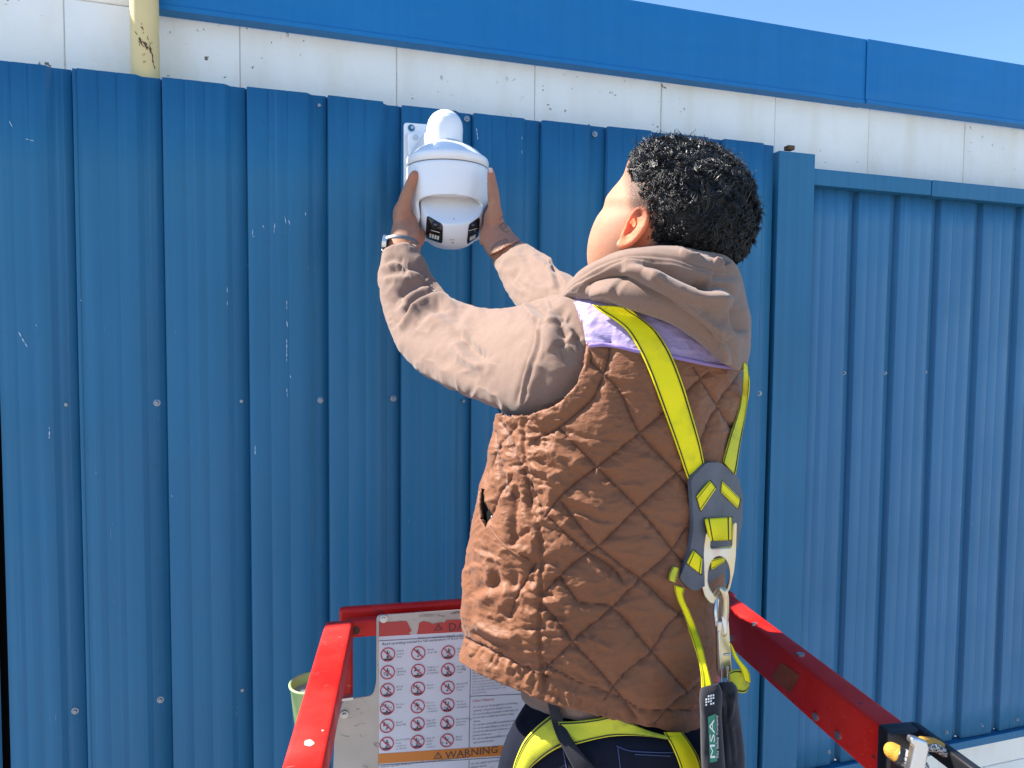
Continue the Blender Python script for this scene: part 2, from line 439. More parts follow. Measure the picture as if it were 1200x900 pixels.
m_bplas = M('black_plastic', (0.012, 0.012, 0.015), 0.32).done()
q = M('skin', (0.39, 0.195, 0.122), 0.62, 0, 0.2)
q.b.subsurface_method = 'RANDOM_WALK'
q.b.inputs['Subsurface Weight'].default_value = 0.25; q.b.inputs['Subsurface Radius'].default_value = (1.0, 0.35, 0.2); q.b.inputs['Subsurface Scale'].default_value = 0.010
q.vary(q.noise(45, 4), 0.90, 1.08).vary(q.noise(350, 3), 0.93, 1.06)
q.mix(q.mul(q.ramp(q.noise(26, 4), 0.50, 0.68), 0.30), (0.44, 0.150, 0.100))
q.mix(q.mul(q.ramp(q.noise(160, 2), 0.72, 0.75), 0.35), (0.20, 0.09, 0.06))
q.mix(q.mul(q.attr('glow_blush'), 0.8), (0.74, 0.17, 0.07))  # painted backlight glow of the ear, and flush of thumbs and palms
q.mix(q.mul(q.attr('stubble'), q.ramp(q.noise(900, 2), 0.25, 0.55)), (0.045, 0.030, 0.026))
q.mix(q.attr('ink'), (0.055, 0.055, 0.065))
q.mix(q.attr('nail'), (0.72, 0.50, 0.42))
q.bump(q.noise(600, 4), 0.45, 0.0008).bump(q.noise(60, 3), 0.15, 0.002)
m_skin = q.done()
q = M('black_hair', (0.009, 0.008, 0.009), 0.38, 0, 0.55); m_hair = q.done()
q = M('hair_base', (0.010, 0.008, 0.008), 0.8); m_hairb = q.done()
q = M('pale_green_plastic', (0.34, 0.48, 0.20), 0.4); m_green = q.done()
q = M('grey_film', (0.26, 0.36, 0.33), 0.5); m_film = q.done()
m_mesh_y = M('rope_yellow', (0.46, 0.23, 0.02), 0.7); m_mesh_y.bump(m_mesh_y.voro(900), 0.6, 0.001); m_mesh_y = m_mesh_y.done()
q = M('rope_white', (0.55, 0.53, 0.50), 0.8); q.mix(q.ramp(q.voro(420), 0.35, 0.6), (0.05, 0.05, 0.05)); m_mesh_w = q.done()
q = M('reflector_orange', (0.36, 0.075, 0.008), 0.4); q.vary(q.noise(60, 3), 0.7, 1.1); m_reflect = q.done()
m_logo_g = M('label_green', (0.02, 0.20, 0.12), 0.6).done()
m_white = M('print_white', (0.72, 0.72, 0.70), 0.6).done()

# ================================================================== SETTING
g = mk('ground', [(-300, -300, 0), (300, -300, 0), (300, 300, 0), (-300, 300, 0)], [(0, 1, 2, 3)], m_ground, smooth=False); g['kind'] = 'structure'

YB = 0.12      # face of the block wall
YF = 0.085     # face of the fascia
zf_top = onY(1015, 47, YF)[2]; zf_bot = onY(1015, 122, YF)[2]
xL, xR = -3.2, 5.2
bl = empty('building', (1, 3.0, 0), 'flat roofed building of white blocks behind the blue panels', 'building')
V, F = boxmm((xL, YB+0.12, 0.0), (xR, 6.0, zf_top-0.03)); mk('wall', V, F, m_block, bl, smooth=False)
V, F = boxmm((xL-0.02, YB+0.05, zf_top-0.028), (xR+0.02, 6.02, zf_top-0.004)); mk('roof', V, F, m_roof, bl, smooth=False)
# white block wall, every block its own piece
bw = empty('block_wall', (1, YB+0.06, 0), 'white painted block wall showing above and below the blue metal sheets', 'wall')
V, F = boxmm((xL, YB+0.006, 0.0), (xR, YB+0.119, zf_bot+0.02)); mk('mortar', V, F, m_mortar, bw, smooth=False)
ztop_panel = onY(610, 137, 0)[2]
jx = [onY(px, py, YB)[0] for px, py in ((75, 40), (281, 60), (465, 90), (627, 110), (775, 130), (908, 150), (1018, 165), (1130, 180))]
jx = [jx[0]-0.8, jx[0]-0.4] + jx + [jx[-1]+0.4*k for k in range(1, 6)]
zj = onY(1100, 213, YB)[2]                     # course joint just above the door header
rnd = random.Random(5)
def block(x0, x1, z0, z1):
    y = YB+rnd.uniform(-0.001, 0.0015); j = 0.0011
    V, F = boxmm((x0+j, y, z0+j), (x1-j, YB+0.1, z1-j), bev=0.002, seg=2); mk('block', V, F, m_block, bw)
for i in range(len(jx)-1): block(jx[i], jx[i+1], zj, zf_bot+0.012)
z = zj
for row in range(1, 20):
    off = 0.2 if row % 2 else 0.0
    if z - 0.2 < 0.3: break
    if row in (1, 2) or row >= 4:
        for i in range(len(jx)-1):
            x0 = jx[i]+off*(1 if i >= 0 else 0); x1 = jx[i+1]+off
            if row >= 2 and (x1 < 0.95): continue
            block(x0, x1, z-0.195, z)
    else:
        for i in range(len(jx)-1):
            if jx[i+1]+off < 0.95: continue
            block(jx[i]+off, jx[i+1]+off, z-0.195, z)
    z -= 0.195
x_up = [j_ for j_ in jx if j_ < onY(168, 30, YB)[0]]+[onY(168, 30, YB)[0]]
for i in range(len(x_up)-1): block(x_up[i], x_up[i+1], zf_bot+0.012, zf_top-0.03)
# fascia
fs = empty('roof_fascia', (1, YF, zf_bot), 'bright blue metal fascia along the top of the white wall', 'fascia')
xs = onY(1015, 90, YF)[0]
def fascia_piece(x0, x1, y):
    prof = [(y+0.03, zf_bot-0.0), (y-0.004, zf_bot-0.0), (y-0.004, zf_bot+0.008), (y, zf_bot+0.011), (y, zf_top), (y+0.05, zf_top)]
    n = 12; xx = np.linspace(x0, x1, n); V = []; 
    for x in xx:
        for yy, zz in prof: V.append((x, yy, zz))
    k = len(prof); F = [(i*k+j, (i+1)*k+j, (i+1)*k+j+1, i*k+j+1) for i in range(n-1) for j in range(k-1)]
    o = mk('fascia_panel', V, F, m_fascia, fs, smooth=False)
    s = o.modifiers.new('thick', 'SOLIDIFY'); s.thickness = 0.002; s.offset = 1
fascia_piece(onY(170, 30, YF)[0], xs, YF); fascia_piece(xs-0.004, xR, YF-0.004)
# yellow pipe
pa, pb = onY(153, 60, 0.05), onY(187, 60, 0.05); xp = (pa[0]+pb[0])/2; rp = (pb[0]-pa[0])/2
pp = empty('pipe', (xp, 0.05, 3.0), 'cream yellow painted pipe with dark rust flakes, rising behind the blue sheets', 'pipe')
V, F = tube([(xp, 0.05, 3.0), (xp, 0.05, 4.0), (xp, 0.05, 5.6)], rp, 20, 28); mk('shaft', V, F, m_pipe, pp)
fl = []
for (a, b, w) in (((169, 34), (171, 48), 1.4), ((163, 45), (172, 62), 2.2), ((170, 52), (178, 66), 2.6), ((176, 58), (183, 75), 2.2), ((180, 70), (185, 90), 1.8), ((171, 66), (173, 80), 0.8), ((176, 48), (180, 58), 1.0), ((166, 50), (168, 60), 1.0)):
    for k in range(5):
        t = rnd.random(); x = a[0]+(b[0]-a[0])*t+rnd.uniform(-1.5, 1.5); y = a[1]+(b[1]-a[1])*t
        p = onY(x, y, 0.05); dx = np.clip((p[0]-xp)/rp, -0.95, 0.95); 
        c = (p[0], 0.05-rp*math.sqrt(1-dx*dx)-0.0003, p[2])
        ang = math.atan2(b[1]-a[1], b[0]-a[0])+rnd.uniform(-.3, .3)
        u = np.array([math.cos(ang), 0, -math.sin(ang)]); v = np.array([0, 1, 0]); w3 = np.cross(u, v)
        fl.append(box(c, 0.0018*w*rnd.uniform(1.2, 3.0), 0.0012, 0.0012*w*rnd.uniform(.4, 1), [u, v, w3]))
V, F = join(fl); o = mk('rust_flake', V, F, m_rust, pp, smooth=False); o['kind'] = 'stuff'

# ---- corrugated sheets
REC = 0.0105
def sheet(name, x0, x1, troughs, z0, z1, y, mat, parent, run=0.010, pencil=True, rec=REC, slot=(0.0026, 0.005)):
    """one vertical profiled sheet between x0 and x1; troughs = list of (a,b) edges of the recessed flutes"""
    pts = [(x0, 0.0)]; edges = [x0]
    flats = []; last = x0
    for a, b in troughs:
        if b < x0+0.005 or a > x1-0.005: continue
        if a > x0: flats.append((last, a)); 
        last = b
    flats.append((last, x1))
    ev = []
    for a, b in troughs:
        if b < x0+0.005 or a > x1-0.005: continue
        r = run
        if a > x0:
            ev += [(a-0.0008, 0.0), (a+0.0008, 0.001), (a+r-0.001, rec-0.001), (a+r+0.001, rec)]
        if b < x1:
            ev += [(b-0.003-slot[0], rec), (b-0.0026-slot[0], rec+slot[1]), (b-0.0026, rec+slot[1]), (b-0.0012, 0.001), (b+0.0006, 0.0)]
    if pencil:
        for a, b in flats:
            if b-a < 0.07: continue
            for t in (0.34, 0.66):
                c = a+(b-a)*t; ev += [(c-0.003, 0.0), (c-0.0006, 0.0011), (c+0.0006, 0.0011), (c+0.003, 0.0)]
    ev = sorted([e for e in ev if x0 < e[0] < x1])
    first = rec if any(a <= x0 < b for a, b in troughs) else 0.0
    lastv = rec if any(a < x1 <= b for a, b in troughs) else 0.0
    pr = [(x0, first)]+ev+[(x1, lastv)]
    nz = 18; zz = np.linspace(z0, z1, nz); V = []
    for i, zq in enumerate(zz):
        for x, r in pr:
            w = 0.0012*math.sin(x*23+zq*2.1)+0.0008*math.sin(zq*5.3+x*7)
            V.append((x, y+r+w, zq))
    k = len(pr); F = np.array([(i*k+j, i*k+j+1, (i+1)*k+j+1, (i+1)*k+j) for i in range(nz-1) for j in range(k-1)])
    o = mk(name, V, F, mat, parent, smooth=False)
    s = o.modifiers.new('thick', 'SOLIDIFY'); s.thickness = 0.0012; s.offset = -1
    return o
def bolt_mesh(r, name):
    parts = []
    a = np.linspace(0, 2*np.pi, 16, endpoint=False)
    prof = [(r, 0.0), (r, 0.001), (r*0.62, 0.0016), (r*0.58, 0.0045), (r*0.45, 0.0055)]
    G = np.array([[(rr*math.cos(t), -h, rr*math.sin(t)) for t in a] for rr, h in prof])
    V, F = cap_mesh(G)
    me = bpy.data.meshes.new(name); me.from_pydata([tuple(v) for v in V], [], F); me.update()
    me.materials.append(m_screw); return me
me_screw = bolt_mesh(0.0072, 'screw'); me_screw2 = bolt_mesh(0.0058, 'small_screw')
def put_screw(px, py, y, parent, me):
    p = onY(px, py, y); o = link('screw', me, None, parent, Vector(p)-Vector(base(parent)))
    o.rotation_euler = (0, rnd.uniform(0, 6), 0)
tpx = [(58, 90, 300), (163, 194, 300), (266, 292, 300), (361, 386, 300), (449, 472, 180), (534, 556, 180), (613, 636, 180), (690, 713, 180), (762, 784, 190), (829, 849, 190)]
tr = []
for a, b, y in tpx: tr.append((onY(a, y, 0)[0], onY(b, y, 0)[0]))
print('pitch', [round(tr[i+1][0]-tr[i][0], 3) for i in range(len(tr)-1)], [round(b-a, 3) for a, b in tr])
x_end = onY(908, 250, 0)[0]; tr.append((onY(893, 250, 0)[0], x_end+0.02))
xgap = onY(7, 700, 0)[0]
cl = empty('metal_cladding', (0, 0.0, 1.0), 'tall blue profiled metal sheets behind the man, left of the framed panel', 'metal cladding')
zt = ztop_panel; zb = 1.2
s1 = onY(97, 300, 0)[0]; s2 = tr[4][0]+0.0; s3 = tr[7][0]
xa = onY(43, 82, 0)[0]
sheet('panel', xgap, s1, tr, zb, zt, 0.0, m_blue, cl)
sheet('panel', s1-0.003, s2, tr, zb, zt+0.001, -0.0016, m_blue, cl)
sheet('panel', s2-0.002, s3, tr, zb, zt-0.002, 0.0, m_blue, cl)
sheet('panel', s3-0.002, x_end, tr, zb, zt+0.001, 0.0012, m_blue, cl)
V, F = boxmm((xgap, 0.03, zb), (x_end, 0.05, zt-0.10)); mk('support_rail', V, F, m_gap, cl, smooth=False)
for px, py in ((78, 474), (184, 472), (283, 470), (376, 469), (461, 467), (543, 470), (88, 833), (188, 820), (284, 808), (374, 124), (547, 139), (697, 157), (374, 799), (890, 461)):
    put_screw(px, py, REC, cl, me_screw)
CH = [((226, 296), (236, 300)), ((232, 292), (234, 299)), ((238, 291), (241, 300)), ((243, 293), (246, 301)), ((247, 299), (249, 303)), ((322, 262), (321, 275)), ((334, 255), (335, 262)), ((338, 258), (340, 264)), ((357, 249), (358, 258)), ((296, 269), (296, 277)), ((296, 277), (299, 277)), ((308, 264), (310, 268)), ((22, 389), (26, 396)), ((26, 396), (33, 408)),
      ((116, 467), (123, 471)), ((123, 471), (126, 478)), ((126, 478), (123, 485)), ((30, 163), (46, 167)), ((11, 142), (15, 149)), ((299, 522), (299, 534)), ((201, 580), (202, 583)), ((266, 337), (267, 345)), ((266, 352), (267, 360)), ((336, 352), (336, 364)), ((336, 376), (337, 384)), ((336, 392), (336, 425)), ((336, 455), (337, 466)), ((42, 380), (44, 383)), ((94, 352), (100, 353)), ((558, 150), (560, 165)), ((611, 160), (612, 166)), ((611, 176), (612, 182)), ((58, 500), (58, 520)), ((340, 440), (341, 443)), ((390, 245), (390, 248))]
cps = []
for (x0_, y0_), (x1_, y1_) in CH:
    n_ = max(1, int(math.hypot(x1_-x0_, y1_-y0_)/5))
    for k in range(n_):
        if rnd.random() < 0.15 and n_ > 2: continue
        a_, b_ = k/n_, (k+rnd.uniform(.7, 1.05))/n_; p_, q_ = onY(x0_+(x1_-x0_)*a_, y0_+(y1_-y0_)*a_, -0.0004), onY(x0_+(x1_-x0_)*b_, y0_+(y1_-y0_)*b_, -0.0004)
        t_ = q_-p_; l_ = np.linalg.norm(t_)+1e-9; w_ = np.array([-t_[2], 0, t_[0]])/l_*rnd.uniform(0.0004, 0.0010)
        m_ = (p_+q_)/2+w_*rnd.uniform(-.4, .4)
        cps.append((np.array([p_-w_*.4, p_+w_*.5, m_+w_*1.3, q_+w_*.4, q_-w_*.5, m_-w_*1.1])-[0, 0.0014, 0], [(0, 1, 2, 3, 4, 5)]))
V, F = join(cps); o = mk('paint_chip', V, F, m_chip, cl, smooth=False); o['kind'] = 'stuff'
# sheet beyond the dark gap at the left edge
cl2 = empty('metal_cladding', (-1.4, 0.02, 1.0), 'sliver of another blue metal sheet past the dark gap at the far left', 'metal cladding')
xg2 = onY(1, 700, 0.02)[0]
sheet('panel', xg2-1.2, xg2, [(xg2-0.25*k-0.12, xg2-0.25*k-0.06) for k in range(1, 5)][::-1], zb, zt-0.012, 0.004, m_blue, cl2)
V, F = boxmm((xg2-0.02, 0.04, zb), (xgap+0.01, 0.06, zt-0.12)); mk('gap_strip', V, F, m_gap, cl2, smooth=False)  # near-black strip standing in for the shade in the gap

# ---- framed blue panel (door) at the right
dr = empty('metal_door', (1.6, 0.0, 2.6), 'blue ribbed metal door leaf in a flat blue frame at the right', 'door')
yp = 0.004
xpa, xpb = onY(910, 300, yp)[0], onY(952, 300, yp)[0]
zp = onY(930, 178, yp)[2]
V, F = boxmm((xpa, yp, 2.2), (xpb, yp+0.06, zp), bev=0.002); mk('post', V, F, m_blue, dr, smooth=False)
zh1, zh0 = onY(1093, 211, yp+0.004)[2], onY(1093, 229, yp+0.004)[2]
xh = onY(1093, 220, yp)[0]
V, F = boxmm((xpb+0.001, yp+0.004, zh0), (xh-0.001, yp+0.05, zh1), bev=0.0015); mk('header', V, F, m_blue, dr, smooth=False)
V, F = boxmm((xh+0.001, yp+0.002, zh0-0.002), (xpb+1.9, yp+0.048, zh1), bev=0.0015); mk('header', V, F, m_blue, dr, smooth=False)
yd = 0.035
t2 = []
for px in (1000, 1048, 1097, 1146, 1192): t2.append((onY(px, 300, yd)[0], onY(px+8, 300, yd)[0]))
w = t2[-1][0]-t2[-2][0]
for k in range(1, 8): t2.append((t2[4][0]+w*k, t2[4][1]+w*k))
zd0 = onY(1103, 870, yd)[2]
print('door pitch', [round(t2[i+1][0]-t2[i][0], 3) for i in range(5)])
sheet('door_sheet', xpb+0.006, t2[8][0]+0.02, [(a-0.022, a+0.016) for a, b in t2], zd0, zh0+0.01, yd, m_blue2, dr, run=0.002, rec=0.010, slot=(0.012, 0.055))
V, F = boxmm((xpb, yd+0.072, zd0-0.02), (t2[8][0]+0.02, yd+0.082, zh0)); mk('backing', V, F, m_blue, dr, smooth=False)
zd1 = onY(1112, 881, yd-0.01)[2]
V, F = boxmm((xpb-0.25, yd-0.012, zd1), (t2[8][0]+0.02, yd+0.02, zd0-0.004), bev=0.0015); mk('bottom_rail', V, F, m_blue, dr, smooth=False)
for px, py in ((989, 437), (1037, 437), (1084, 436), (1131, 437), (1176, 438), (971, 881), (1109, 858), (1150, 850), (1192, 843)):
    put_screw(px, py, yd+(0.010 if py < 700 else 0), dr, me_screw2)
V, F = box(onY(925, 175, 0.02)+np.array([0, 0.0, 0.003]), 0.022, 0.02, 0.012, bev=0.002); mk('bracket', V, F, m_rust, dr, smooth=False)
# ================================================================== SECURITY CAMERA
DC = 1.47                                   # depth of the housing axis
ax = P(524.5, 235, DC)                       # a point on the axis
def zat(py, d=DC): return P(524.5, py, d)[2]
px2m = DC/FPX
sc_ = empty('security_camera', (ax[0], 0.0, ax[2]), 'white dual lens security camera on its wall bracket, held in the man\'s hands', 'security camera')
fwd = np.array([CAM[0]-ax[0], CAM[1]-ax[1], 0.0]); fwd /= np.linalg.norm(fwd)
fa = math.atan2(fwd[1], fwd[0])+math.radians(6)     # housing faces a little to the right
def rev(prof, a0=0.0, a1=2*math.pi, n=72, c=None, opening=None):
    """surface of revolution about the vertical axis; opening(z) half angle cut out at the front"""
    c = ax if c is None else c; rows = []
    for r, z in prof:
        o = opening(z) if opening else 0.0
        th = np.linspace(fa+o, fa+2*math.pi-o, n)
        rows.append(np.stack([c[0]+r*np.cos(th), c[1]+r*np.sin(th), np.full(n, z)], 1))
    return np.array(rows)
R0 = 46*px2m
# heights (m) relative to world
Z = lambda py: zat(py)
prof = [(0.018, Z(170)), (0.036, Z(171.5)), (0.050, Z(174.5)), (0.064, Z(179.5)), (0.0745, Z(185)), (R0*0.992, Z(187.3)), (R0+.0022, Z(188.8)), (R0+.0032, Z(191)), (R0+.0032, Z(198.6)), (R0-0.0035, Z(199.0)), (R0-0.004, Z(201.5)), (0.03, Z(201.6))]
G = rev(prof, n=73)[:, :-1]; V, F = cap_mesh(G); mk('housing_cap', V, F, m_cam, sc_)
# lower housing with an arched opening
hp = []
for py in np.linspace(200.6, 272, 44):
    t = (py-200)/72
    r = R0*(1.0-0.14*max(0, t-0.15)**1.7*1.6)
    if py < 201.2: r -= 0.002
    hp.append((r, Z(py)))
za, zb_ = Z(237), Z(242)
def opening(z):
    if z >= za: return 0.0
    t = min(1.0, (za-z)/(za-Z(246)))
    o = 0.98*(1-(1-t)**2.6)**0.5
    low = max(0.0, (Z(258)-z)/(Z(258)-Z(278)))
    return o+0.62*low**1.6
hp2 = []
fine = [py for py in np.r_[200.6, 201.2, np.linspace(203, 236.8, 16), 237.02, 237.3, 237.7, 238.2, 239, 240, 241.2, 242.6, 244.2, np.linspace(246, 278, 22)]]
for py in fine:
    t = (py-200)/72; r = R0*(1.0-0.26*max(0, t-0.2)**2.0)
    if py < 201: r -= 0.002
    hp2.append((r, Z(py)))
G = rev(hp2, n=97, opening=opening)
V = G.reshape(-1, 3); F = grid_faces(G.shape[0], G.shape[1], wrap=False)
o = mk('housing', V, F, m_cam, sc_); bm = bmesh.new(); bm.from_mesh(o.data); bmesh.ops.remove_doubles(bm, verts=list(bm.verts), dist=2e-5); bm.to_mesh(o.data); bm.free()
Gs = rev([(R0+0.0022, Z(198.4)), (R0+0.0022, Z(201.0)), (R0-0.005, Z(201.0)), (R0-0.005, Z(198.4))], n=73)[:, :-1]; mk('seam_gap', Gs.reshape(-1, 3), grid_faces(4, 72), m_inkg, sc_); s = o.modifiers.new('t', 'SOLIDIFY'); s.thickness = 0.0065; s.offset = 0
bvm = o.modifiers.new('b', 'BEVEL'); bvm.width = 0.002; bvm.segments = 3; bvm.limit_method = 'ANGLE'; bvm.angle_limit = math.radians(50)
# inner brow panel (recessed sloping band above the opening)
G = rev([(R0-0.004, Z(232)), (R0-0.010, Z(234)), (R0-0.016, Z(235)), (0.0, Z(235.5))], n=60)[:, :-1]
V, F = cap_mesh(G); mk('brow', V, F, m_cam, sc_)
# swivelling ball with slanted lid
bc = P(528.5, 247, DC-0.014); br = np.array([37*px2m, 37*px2m, 44*px2m])
G = []
nv, nh = 72, 96
fd = fwd*math.cos(math.radians(4)) + np.cross([0, 0, 1], fwd)*math.sin(math.radians(4))
nl = fd*0.78+np.array([0, 0, 0.62]); nl /= np.linalg.norm(nl)
hh = ((P(528, 262.5, DC-0.074)-bc) @ nl)
for i in range(nv):
    a = 0.02+(math.pi-0.04)*i/(nv-1); row = []
    for j in range(nh):
        b = 2*math.pi*j/nh
        # squarer than a sphere sideways: the drum is wide
        v = np.array([math.sin(a)*math.cos(b), math.sin(a)*math.sin(b), -math.cos(a)])
        e = (abs(v[0])**2.5+abs(v[1])**2.5+abs(v[2])**2.5)**(-1/2.5)
        row.append(v*e*br)
    G.append(row)
G = np.array(G)
hn = G @ nl; over = np.clip(hn-hh, 0, None); sm = np.where(over > 0, over, 0)
G = G-nl*sm[..., None]*0.985
G = G+bc
if (gnormals(G)*(G-bc)).sum() < 0: G = G[:, ::-1]
V, F = cap_mesh(G); ballo = mk('lens_module', V, F, m_cam, sc_)
tb = bvh_of([ballo])
def patch(tree, corners, nu, nv_, off, name, mat, parent, rnd_=0.0, thick=0.0):
    """a thin skin laid on a surface inside a quadrilateral outline (TL, TR, BR, BL), rounded corners"""
    c = np.array(corners, float); V = []; ok = True
    for i in range(nv_):
        v = i/(nv_-1)
        for j in range(nu):
            u = j/(nu-1); uu, vv = u*2-1, v*2-1
            if rnd_ > 0:
                k = rnd_*0.5
                uu2 = uu*(1-k*vv**6*abs(uu)**6); vv2 = vv*(1-k*uu**6*abs(vv)**6); uu, vv = uu2, vv2
            a, b = (uu+1)/2, (vv+1)/2
            p = (c[0]*(1-a)+c[1]*a)*(1-b)+(c[3]*(1-a)+c[2]*a)*b
            d, n = hit(tree, p[0], p[1])
            if d is None: d = V[-1][1] if V else DC
            V.append((p, d))
    W = np.array([P(p[0], p[1], d-off) for p, d in V]).reshape(nv_, nu, 3)
    F = grid_faces(nv_, nu, wrap=False)
    Vv = W.reshape(-1, 3)
    nrm = np.cross(Vv[1]-Vv[0], Vv[nu]-Vv[0])
    if nrm @ (CAM-Vv[0]) < 0: F = F[:, ::-1].copy()
    o = mk(name, Vv, F, mat, parent)
    if thick > 0:
        s = o.modifiers.new('t', 'SOLIDIFY'); s.thickness = thick; s.offset = -1
    return o
# lens windows, each with its lens and led panel as sub-parts
for cs, lc, lr, ledc in (([(500, 252), (519, 263), (518.5, 286), (498.5, 279)], (510.5, 263.5), 4.2, [(503, 273.5), (515, 277), (514.5, 281.5), (502.6, 278)]),
                         ([(549.5, 263), (562.5, 254), (561.5, 277), (547, 287)], (555, 264), 3.4, [(550.5, 278), (557.5, 274.5), (557, 279), (550.3, 282.5)])):
    w = patch(tb, cs, 14, 14, 0.0012, 'lens_window', m_lensg, sc_, 0.16, 0.001)
    d, n = hit(tb, *lc); cpos = P(lc[0], lc[1], d-0.0024); n = n/np.linalg.norm(n)
    if n @ (CAM-cpos) < 0: n = -n
    rr = lr*px2m
    V, F = tube([cpos+rr*(np.cos(t)*np.cross(n, [0, 0, 1])/np.linalg.norm(np.cross(n, [0, 0, 1]))+np.sin(t)*np.cross(n, np.cross(n, [0, 0, 1]))/np.linalg.norm(np.cross(n, [0, 0, 1]))) for t in np.linspace(0, 2*math.pi, 17)], 0.0009, 40, 8)
    mk('lens_ring', V, F, m_lensr, w)
    V, F = ball(cpos-n*0.001, (rr*0.8, rr*0.8, rr*0.8)); 
    mk('lens', V, F, m_lensc, w)
    c4 = np.array(ledc, float)
    for k in range(4):
        a, b = k/4+0.03, (k+1)/4-0.03
        q4 = [c4[0]*(1-a)+c4[1]*a, c4[0]*(1-b)+c4[1]*b, c4[3]*(1-b)+c4[2]*b, c4[3]*(1-a)+c4[2]*a]
        patch(tb, q4, 3, 3, 0.0028, 'led', m_led, w)
    # fine white line under the lens
    l0 = np.array([lc[0]-5.5, lc[1]+6.0]); l1 = np.array([lc[0]+5.0, lc[1]+8.8 if lc[0] < 530 else lc[1]+3.2])
    patch(tb, [l0, l1, l1+[0, .7], l0+[0, .7]], 6, 2, 0.0027, 'print_line', m_led, w)
for x, y in ((532, 256.5), (530, 284.5), (531, 284.3), (528.5, 281), (531.5, 281)):
    patch(tb, [(x-.6, y-.6), (x+.6, y-.6), (x+.6, y+.6), (x-.6, y+.6)], 3, 3, 0.0006, 'microphone_hole', m_inkg, sc_)
# bracket: back plate, tapering arm, elbow and neck
yw = -0.006
def wallquad(pts, y, th, name, mat, parent, bev=0.003):
    w = [onY(x, yy, y) for x, yy in pts]
    fr = (np.array([0, y, 0]), np.array([1, 0, 0]), np.array([0, 0, 1]))
    V, F = prism([[(q[0], q[2]) for q in w]], fr, th, bev); return mk(name, V, F, mat, parent, smooth=False)
def rounded(pts, r=3.0, n=4):
    out = []; m_ = len(pts)
    for i in range(m_):
        p0, p1, p2 = [np.array(pts[(i+k-1) % m_], float) for k in range(3)]
        a = p0-p1; b = p2-p1; ra = min(r, np.linalg.norm(a)*.45); rb = min(r, np.linalg.norm(b)*.45)
        A = p1+a/np.linalg.norm(a)*ra; B = p1+b/np.linalg.norm(b)*rb
        for k in range(n+1):
            t = k/n; out.append(tuple((1-t)**2*A+2*t*(1-t)*p1+t*t*B))
    return out
wallquad(rounded([(473, 144), (541, 149), (541, 262), (473, 258)], 4), -0.008, 0.010, 'mounting_plate', m_cam, sc_, 0.002)
wallquad(rounded([(476, 156), (538, 158), (541, 232), (480, 226)], 5), -0.022, 0.018, 'bracket_foot', m_cam, sc_, 0.004)
p = onY(487, 161, -0.032)
V, F = tube([p, p+np.array([0, -0.004, 0])], 0.006, 3, 6); mk('bracket_bolt', V, F, m_steel, sc_, smooth=False)
p = onY(482, 150, -0.014)
V, F = tube([p, p+np.array([0, -0.0015, 0])], 0.0078, 3, 16); bb = mk('plate_grommet', V, F, m_blue, sc_, smooth=False)
V, F = tube([p+np.array([0.002, -0.0016, 0.001]), p+np.array([0.002, -0.003, 0.001])], 0.0035, 3, 8); mk('grommet_screw', V, F, m_steel, bb, smooth=False)
# arm goes from the foot out and up to the elbow above the neck
aa = onY(497, 193, -0.03); ab = P(521.5, 150.5, DC+0.0); 
A = []
V1 = []
stn = [(aa, 0.036, 0.050), ((aa*0.6+ab*0.4), 0.032, 0.042), ((aa*0.25+ab*0.75), 0.0285, 0.030), (ab+np.array([0, -0.004, 0.0]), 0.0345, 0.0300)]
rows = []
cc = cr([np.r_[s[0], s[1], s[2]] for s in stn], 26)
T = np.gradient(cc[:, :3], axis=0); T /= np.linalg.norm(T, axis=1, keepdims=True)
for k in range(len(cc)):
    sx = np.cross(T[k], [0, 0, 1]); sx /= np.linalg.norm(sx); up = np.cross(sx, T[k])
    th = np.linspace(0, 2*np.pi, 40, endpoint=False); c_, s_ = np.cos(th), np.sin(th)
    c_ = np.sign(c_)*np.abs(c_)**0.7; s_ = np.sign(s_)*np.abs(s_)**0.7
    rows.append(cc[k, :3]+sx*c_[:, None]*cc[k, 3]*0.95+up*s_[:, None]*cc[k, 4]*0.85)
G = np.array(rows); 
if (gnormals(G)*(G-cc[:, None, :3])).sum() < 0: G = G[:, ::-1]
parts = [cap_mesh(G)]
parts.append(tube([ab+np.array([0, 0, 0.0]), P(521, 160, DC), P(521.5, 182, DC)], [0.0375, 0.0375, 0.037], 16, 40, rounded=True))
V, F = join(parts); o = mk('arm', V, F, m_cam, sc_); rm = o.modifiers.new('r', 'REMESH'); rm.mode = 'VOXEL'; rm.voxel_size = 0.0018; rm.use_smooth_shade = True
smo = o.modifiers.new('s', 'SMOOTH'); smo.iterations = 8; smo.factor = 0.6
ringc = P(522, 171.5, DC)
V, F = tube([ringc+np.array([0, 0, 0.004]), ringc-np.array([0, 0, 0.010])], 0.0395, 4, 48); mk('neck_collar', V, F, m_cam, sc_)
V, F = tube([ringc+np.array([0, 0, 0.0052]), ringc+np.array([0, 0, 0.0040])], 0.0382, 3, 48); mk('collar_gap', V, F, m_inkg, sc_)

